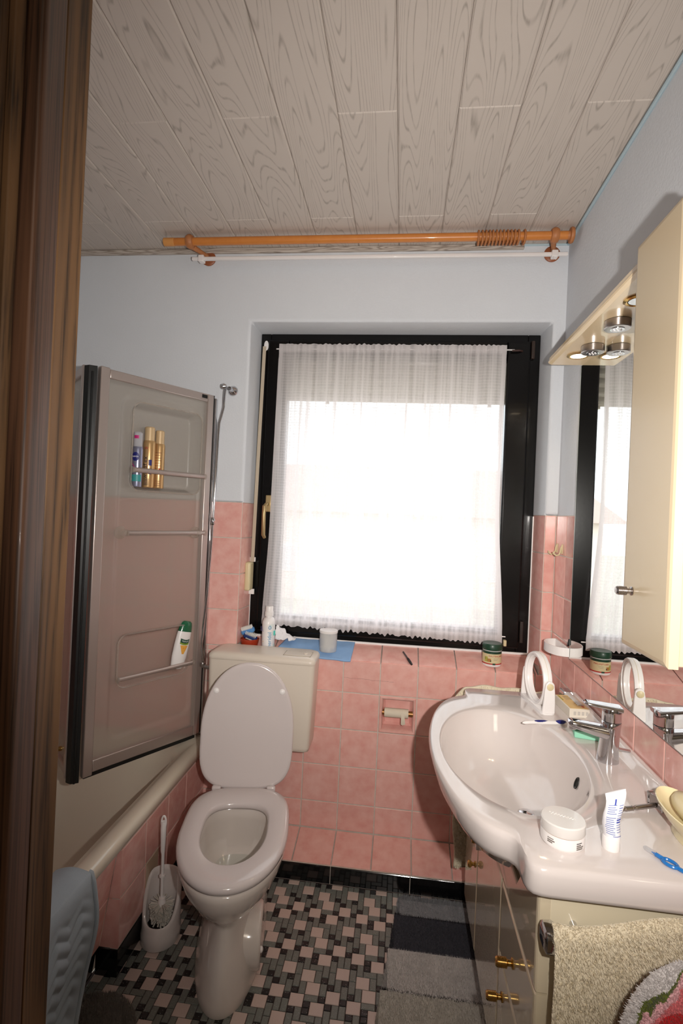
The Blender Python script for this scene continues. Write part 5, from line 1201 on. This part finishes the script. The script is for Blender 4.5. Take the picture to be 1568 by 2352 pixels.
# blue cloth
bc_ = thing('blue_cloth', (.03, .05, .83), 'folded light blue cleaning cloth on the window sill', 'cloth')
def cly(u, v):
    a, b = Vector((-.150, -.002)), Vector((.180, -.012)); c_, d_ = Vector((-.115, .118)), Vector((.186, .124))
    p_ = a.lerp(b, u).lerp(c_.lerp(d_, u), v); y = p_.y; z = (sillz(y) if y > 0 else sillz(0)+y*.35)+.0055+.0025*noise.noise(Vector((u*5, v*3, 0)))+.001*sin(u*25)*(v < .1)
    return (p_.x, y, z)
obj('cloth', M().grid(cly, 60, 24), mat('blue_terry', S(146,182,224), .95, bump=.6, bscale=900, mottle=.4, mscale=40, col2=S(124,162,210)), bc_, solid=.004)
obj('cloth_fold', M().tube([cly(u, .0) for u in [i/30 for i in range(31)]], .0042, 8), bpy.data.materials['blue_terry'], bc_)
# cotton bud tub
cc_ = Vector((.078, .048, sillz(.048)+.004)); cbt = thing('cotton_bud_tub', cc_, 'clear tub of cotton buds with a white lid on the blue cloth', 'tub')
obj('tub_wall', M().loft([M().ring(cc_+Vector((0, 0, h)), (0, 0, 1), r, 40) for r, h in ((.0355, 0), (.0365, .004), (.0375, .078), (.0367, .078), (.0357, .004), (.034, .002))], True, True), glassy('frosted_tub', (.97, .97, .97, 1), .1, (.62, 0, .30, .08), ior=1.3), cbt)
obj('lid', M().lathe([(.001, 0), (.0385, 0), (.039, .002), (.0388, .009), (.037, .0105), (.001, .0105)], cc_+Vector((0, 0, .078)), n=40), mat('tub_lid', S(238,234,232), .35), cbt)
b0 = None
for k in range(46):
    a = random.uniform(0, 2*pi); r = .027*math.sqrt(random.random()); t_ = random.uniform(0, 2*pi); ti = random.uniform(.25, .95)
    if b0 is None:
        g = M(); g.tube([(0, 0, -.036), (0, 0, .036)], .0011, 6)
        for s_ in (-1, 1): g.lathe([(.0008, -.007), (.0024, -.004), (.0026, .001), (.0018, .006), (.0006, .007)], (0, 0, s_*.034), n=8)
        b0 = g.mesh('cotton_bud'); b0.materials.append(mat('cotton', S(240,236,226), .8))
    sc_ = .88
    p_ = cc_+Vector((r*.55*cos(a), r*.55*sin(a), .034+random.uniform(-.002, .010)))
    d_ = Vector((cos(t_)*sin(ti), sin(t_)*sin(ti), cos(ti)))
    Xm = Matrix.Translation(p_) @ Vector((0, 0, 1)).rotation_difference(d_).to_matrix().to_4x4() @ Matrix.Scale(sc_, 4)
    reg(bpy.data.objects.new('cotton_bud', b0), None, 'cotton bud inside the clear tub on the blue cloth', 'cotton bud', 'cotton buds in the clear tub', mat4=Xm)
# black stick (eyebrow tool)
ey = thing('makeup_stick', (.41, .025, .83), 'short dark make-up stick lying on the pink sill', 'make-up stick')
e0, e1 = Vector((.393, .080, sillz(.08)+.004)), Vector((.430, -.012, sillz(0)+.004)); de = e1-e0
obj('stick', M().tube([e0+de*t_ for t_ in (0, .02, .5, .55)], [.001, .0036, .0036, .003], 10), mat('grey_stick', S(90,80,80), .4), ey)
obj('tip', M().tube([e0+de*t_ for t_ in (.5, .55, .8, .97, 1.0)], [.003, .0052, .0056, .004, .001], 12), m_rubber, ey)
# balm jar
bj = Vector((.752, .050, sillz(.05)-.005)); bt = thing('balm_jar', bj, 'skin balm jar with dark green lid on the right of the sill', 'jar')
obj('base', M().lathe([(.001, 0), (.0345, 0), (.037, .003), (.0375, .008), (.0375, .062), (.035, .064), (.001, .064)], bj, n=44), m_white, bt)
m_dg = mat('dark_green_plastic', S(26,64,46), .4, coat=.3)
obj('lid', M().lathe([(.001, 0), (.0395, 0), (.040, .002), (.0395, .021), (.037, .0245), (.001, .025)], bj+Vector((0, 0, .066)), n=44), m_dg, bt)
obj('label_band', cyl_patch(bj, .0379, -1.7, 1.7, bj.z+.012, bj.z+.052, 40), mat('label_cream', S(216,202,160), .5), bt)
obj('green_band', cyl_patch(bj, .0380, -1.7, 1.7, bj.z+.052, bj.z+.062, 40), m_dg, bt)
obj('red_band', cyl_patch(bj, .0381, -1.7, 1.7, bj.z+.010, bj.z+.0145, 40), m_red, bt)
text('HAUTBALSAM', .0096, m_red, bt, cylmat(bj, .25, bj.z+.0435), R=.0382, xs=.95)
for k in range(3): obj('print_line', cyl_patch(bj, .0382, .02, .62-.1*k, bj.z+.035-k*.004, bj.z+.0357-k*.004), m_pg, bt)
obj('berry_print', cyl_patch(bj, .0381, -.62, -.25, bj.z+.020, bj.z+.033), mat('berry', S(206,104,70), .5, mottle=.8, mscale=150, col2=S(120,150,60)), bt)
obj('green_print', cyl_patch(bj, .0381, -.95, -.60, bj.z+.020, bj.z+.040), mat('leaf_print', S(96,140,62), .5, mottle=.8, mscale=120, col2=S(220,190,90)), bt)
obj('dark_badge', cyl_patch(bj, .0383, -.33, -.22, bj.z+.022, bj.z+.027, 4), m_ink, bt); obj('green_plate', cyl_patch(bj, .0383, -.08, .22, bj.z+.009, bj.z+.0155, 8), m_dg, bt)

# ------------------------------------------------------------ rugs
def rug(name, pts_fn, label, cat, mt_fn, n, h, loc, seed):
    t = thing(name, loc, label, cat); rs = np.random.RandomState(seed)
    V, Fs = {}, {}
    for i in range(n):
        r = pts_fn(rs)
        if r is None: continue
        x, y, k = r; v = V.setdefault(k, []); f = Fs.setdefault(k, []); b = len(v); a = rs.uniform(0, 2*pi); hh = h*rs.uniform(.75, 1.1); wd = .0011
        lx, ly = rs.normal(0, .0022, 2)
        v += [(x-wd*cos(a), y-wd*sin(a), .003), (x+wd*cos(a), y+wd*sin(a), .003), (x+lx, y+ly, hh)]; f.append((b, b+1, b+2))
    for k in V:
        me = bpy.data.meshes.new('pile'); me.from_pydata(V[k], [], Fs[k]); me.materials.append(mt_fn(k)); reg(bpy.data.objects.new('pile', me), t, kind='stuff')
    return t
RC = {'a': S(156,157,160), 'b': S(70,70,78), 'c': S(208,202,198), 'd': S(200,194,184), 'l': S(28,26,30)}
rmats = {k: mat('rug_'+k, c, .95, mottle=.7, mscale=22, col2=tuple(min(1, q*.72) for q in c[:3])+(1,)) for k, c in RC.items()}
def rug1(rs):
    u, v = rs.rand(2); y = -.185-.82*v; xl = .412-.075*((-.185-y)/.6)+.006*noise.noise(Vector((0, y*30, 0)))
    x = xl+(.80-xl)*u
    # rounded far-left corner
    if (y > -.205 and x < .44) and math.hypot(x-.442, y+.215) > .034: return None
    for yy in (-.283, -.432, -.583, -.75):
        e = yy+.004*noise.noise(Vector((x*40, yy, 0)))+(-.008*(x-.4)/.3 if yy > -.3 else 0)
        if abs(y-e) < .0045 and yy != -.432: return x, y, 'l'
    k = 'a' if y > -.283 else 'b' if y > -.432 else 'c' if y > -.583 else 'd' if y > -.75 else 'b'
    return x, y, k
r1 = rug('bath_mat', rug1, 'grey bath mat with dark stripes in front of the vanity unit', 'bath mat', lambda k: rmats[k], 110000, .015, (.58, -.55, 0), 2)
for ya_, yb_, k_ in ((-.283, -.21, 'a'), (-.432, -.283, 'b'), (-.583, -.432, 'c'), (-.75, -.583, 'd'), (-.99, -.75, 'b')): obj('backing', M().box((.425-.12*(-.2-ya_), ya_, .0005), (.80, yb_, .009)), rmats[k_], r1)
def rug2(rs):
    x = rs.uniform(-.50, -.24); y = rs.uniform(-1.05, -.70)
    d = math.hypot((x+.40)/.125, (y+.86)/.145)
    if d > 1+.02*noise.noise(Vector((x*40, y*40, 0))): return None
    return x, y, 'd2'
rmats['d2'] = mat('rug_d2', S(160,152,144), .95, mottle=.6, mscale=25, col2=S(134,126,120))
r2_ = rug('round_mat', rug2, 'plain grey mat on the floor at the lower left by the bathtub', 'bath mat', lambda k: rmats[k], 34000, .015, (-.39, -.86, 0), 4)
obj('backing', M().lathe([(.001, 0), (.120, 0), (.120, .004), (.001, .005)], (-.40, -.86, .0005), n=40, sy=1.1), rmats['d2'], r2_)

# ------------------------------------------------------------ blue towel over the tub edge
def btw(u, v):
    # u: 0 near end .. 1 far (right-hand) edge in view, v: 0 inside the tub, up over the rim, down outside
    y = -1.30+.42*u
    L_ = v*.62
    if L_ < .10: x, z = -.470, RZ-.09+L_
    elif L_ < .20: 
        t_ = (L_-.10)/.10; x, z = -.470+.088*t_, RZ+.012+.012*sin(pi*t_)
    else:
        t_ = (L_-.20)/.42; x, z = -.382+.0-.012*t_+.010*sin(t_*7), RZ-.005-.415*t_
    w_ = smoothstep(.20, .26, L_)
    cable = .0035*sin(v*92+5.5*abs(((u*4.5) % 1)-.5)*2)*w_*min(1, (1-u)*9)
    y -= .012*sin(v*8)*u-.035*smoothstep(.75, 1, v)*u*-1
    return (x+cable+.010*w_*sin(u*6), y, z+cable*.3)
bt_ = thing('blue_towel', (-.4, -1.1, .3), 'light blue cable-textured towel draped over the bathtub edge', 'towel')
m_bt = mat('light_blue_towel', S(162,172,180), .95, bump=.6, bscale=900, mottle=.3, mscale=30, col2=S(146,157,166))
obj('cloth', M().grid(btw, 90, 260), m_bt, bt_, solid=.006, angle=3.2)
obj('hem', M().tube([Vector(btw(1, .30+.7*i/60))+Vector((.006, .004, 0)) for i in range(61)], .0065, 10), m_bt, bt_)

# ------------------------------------------------------------ door jamb at the left
dj = thing('door_1', (0, -1.72, 0), None, None, kind='structure')
def ext(poly, z0=-.0, z1=2.13): return M().loft([[(x, y, z) for x, y in poly] for z in (z0, z1)])
obj('jamb_post', ext([(-0.0375, -1.66), (0.0405, -1.66), (0.0410, -1.682), (0.0470, -1.704), (0.0125, -1.704)]), m_dark, dj, bevel=.0015)
obj('jamb_stop', ext([(-0.0075, -1.706), (0.0480, -1.706), (0.0530, -1.722), (0.0585, -1.744), (0.0570, -1.748), (-0.0075, -1.748)]), m_dark2, dj, bevel=.002)
obj('casing_board', ext([(-0.2075, -1.749), (0.0425, -1.749), (0.0460, -1.7515), (0.0470, -1.757), (0.0455, -1.762), (-0.2075, -1.768)]), m_dark, dj, bevel=.0015)
obj('casing_board', ext([(-0.2675, -1.76), (0.0400, -1.762), (0.0410, -1.771), (-0.2675, -1.786)]), m_dark, dj, bevel=.0015)
obj('lintel', M().box((-.2, -1.79, 2.12), (1.05, -1.66, 2.2)), m_dark, dj, bevel=.002)
obj('jamb_post', M().box((.945, -1.79, 0), (1.0, -1.66, 2.12)), m_dark, dj, bevel=.002)
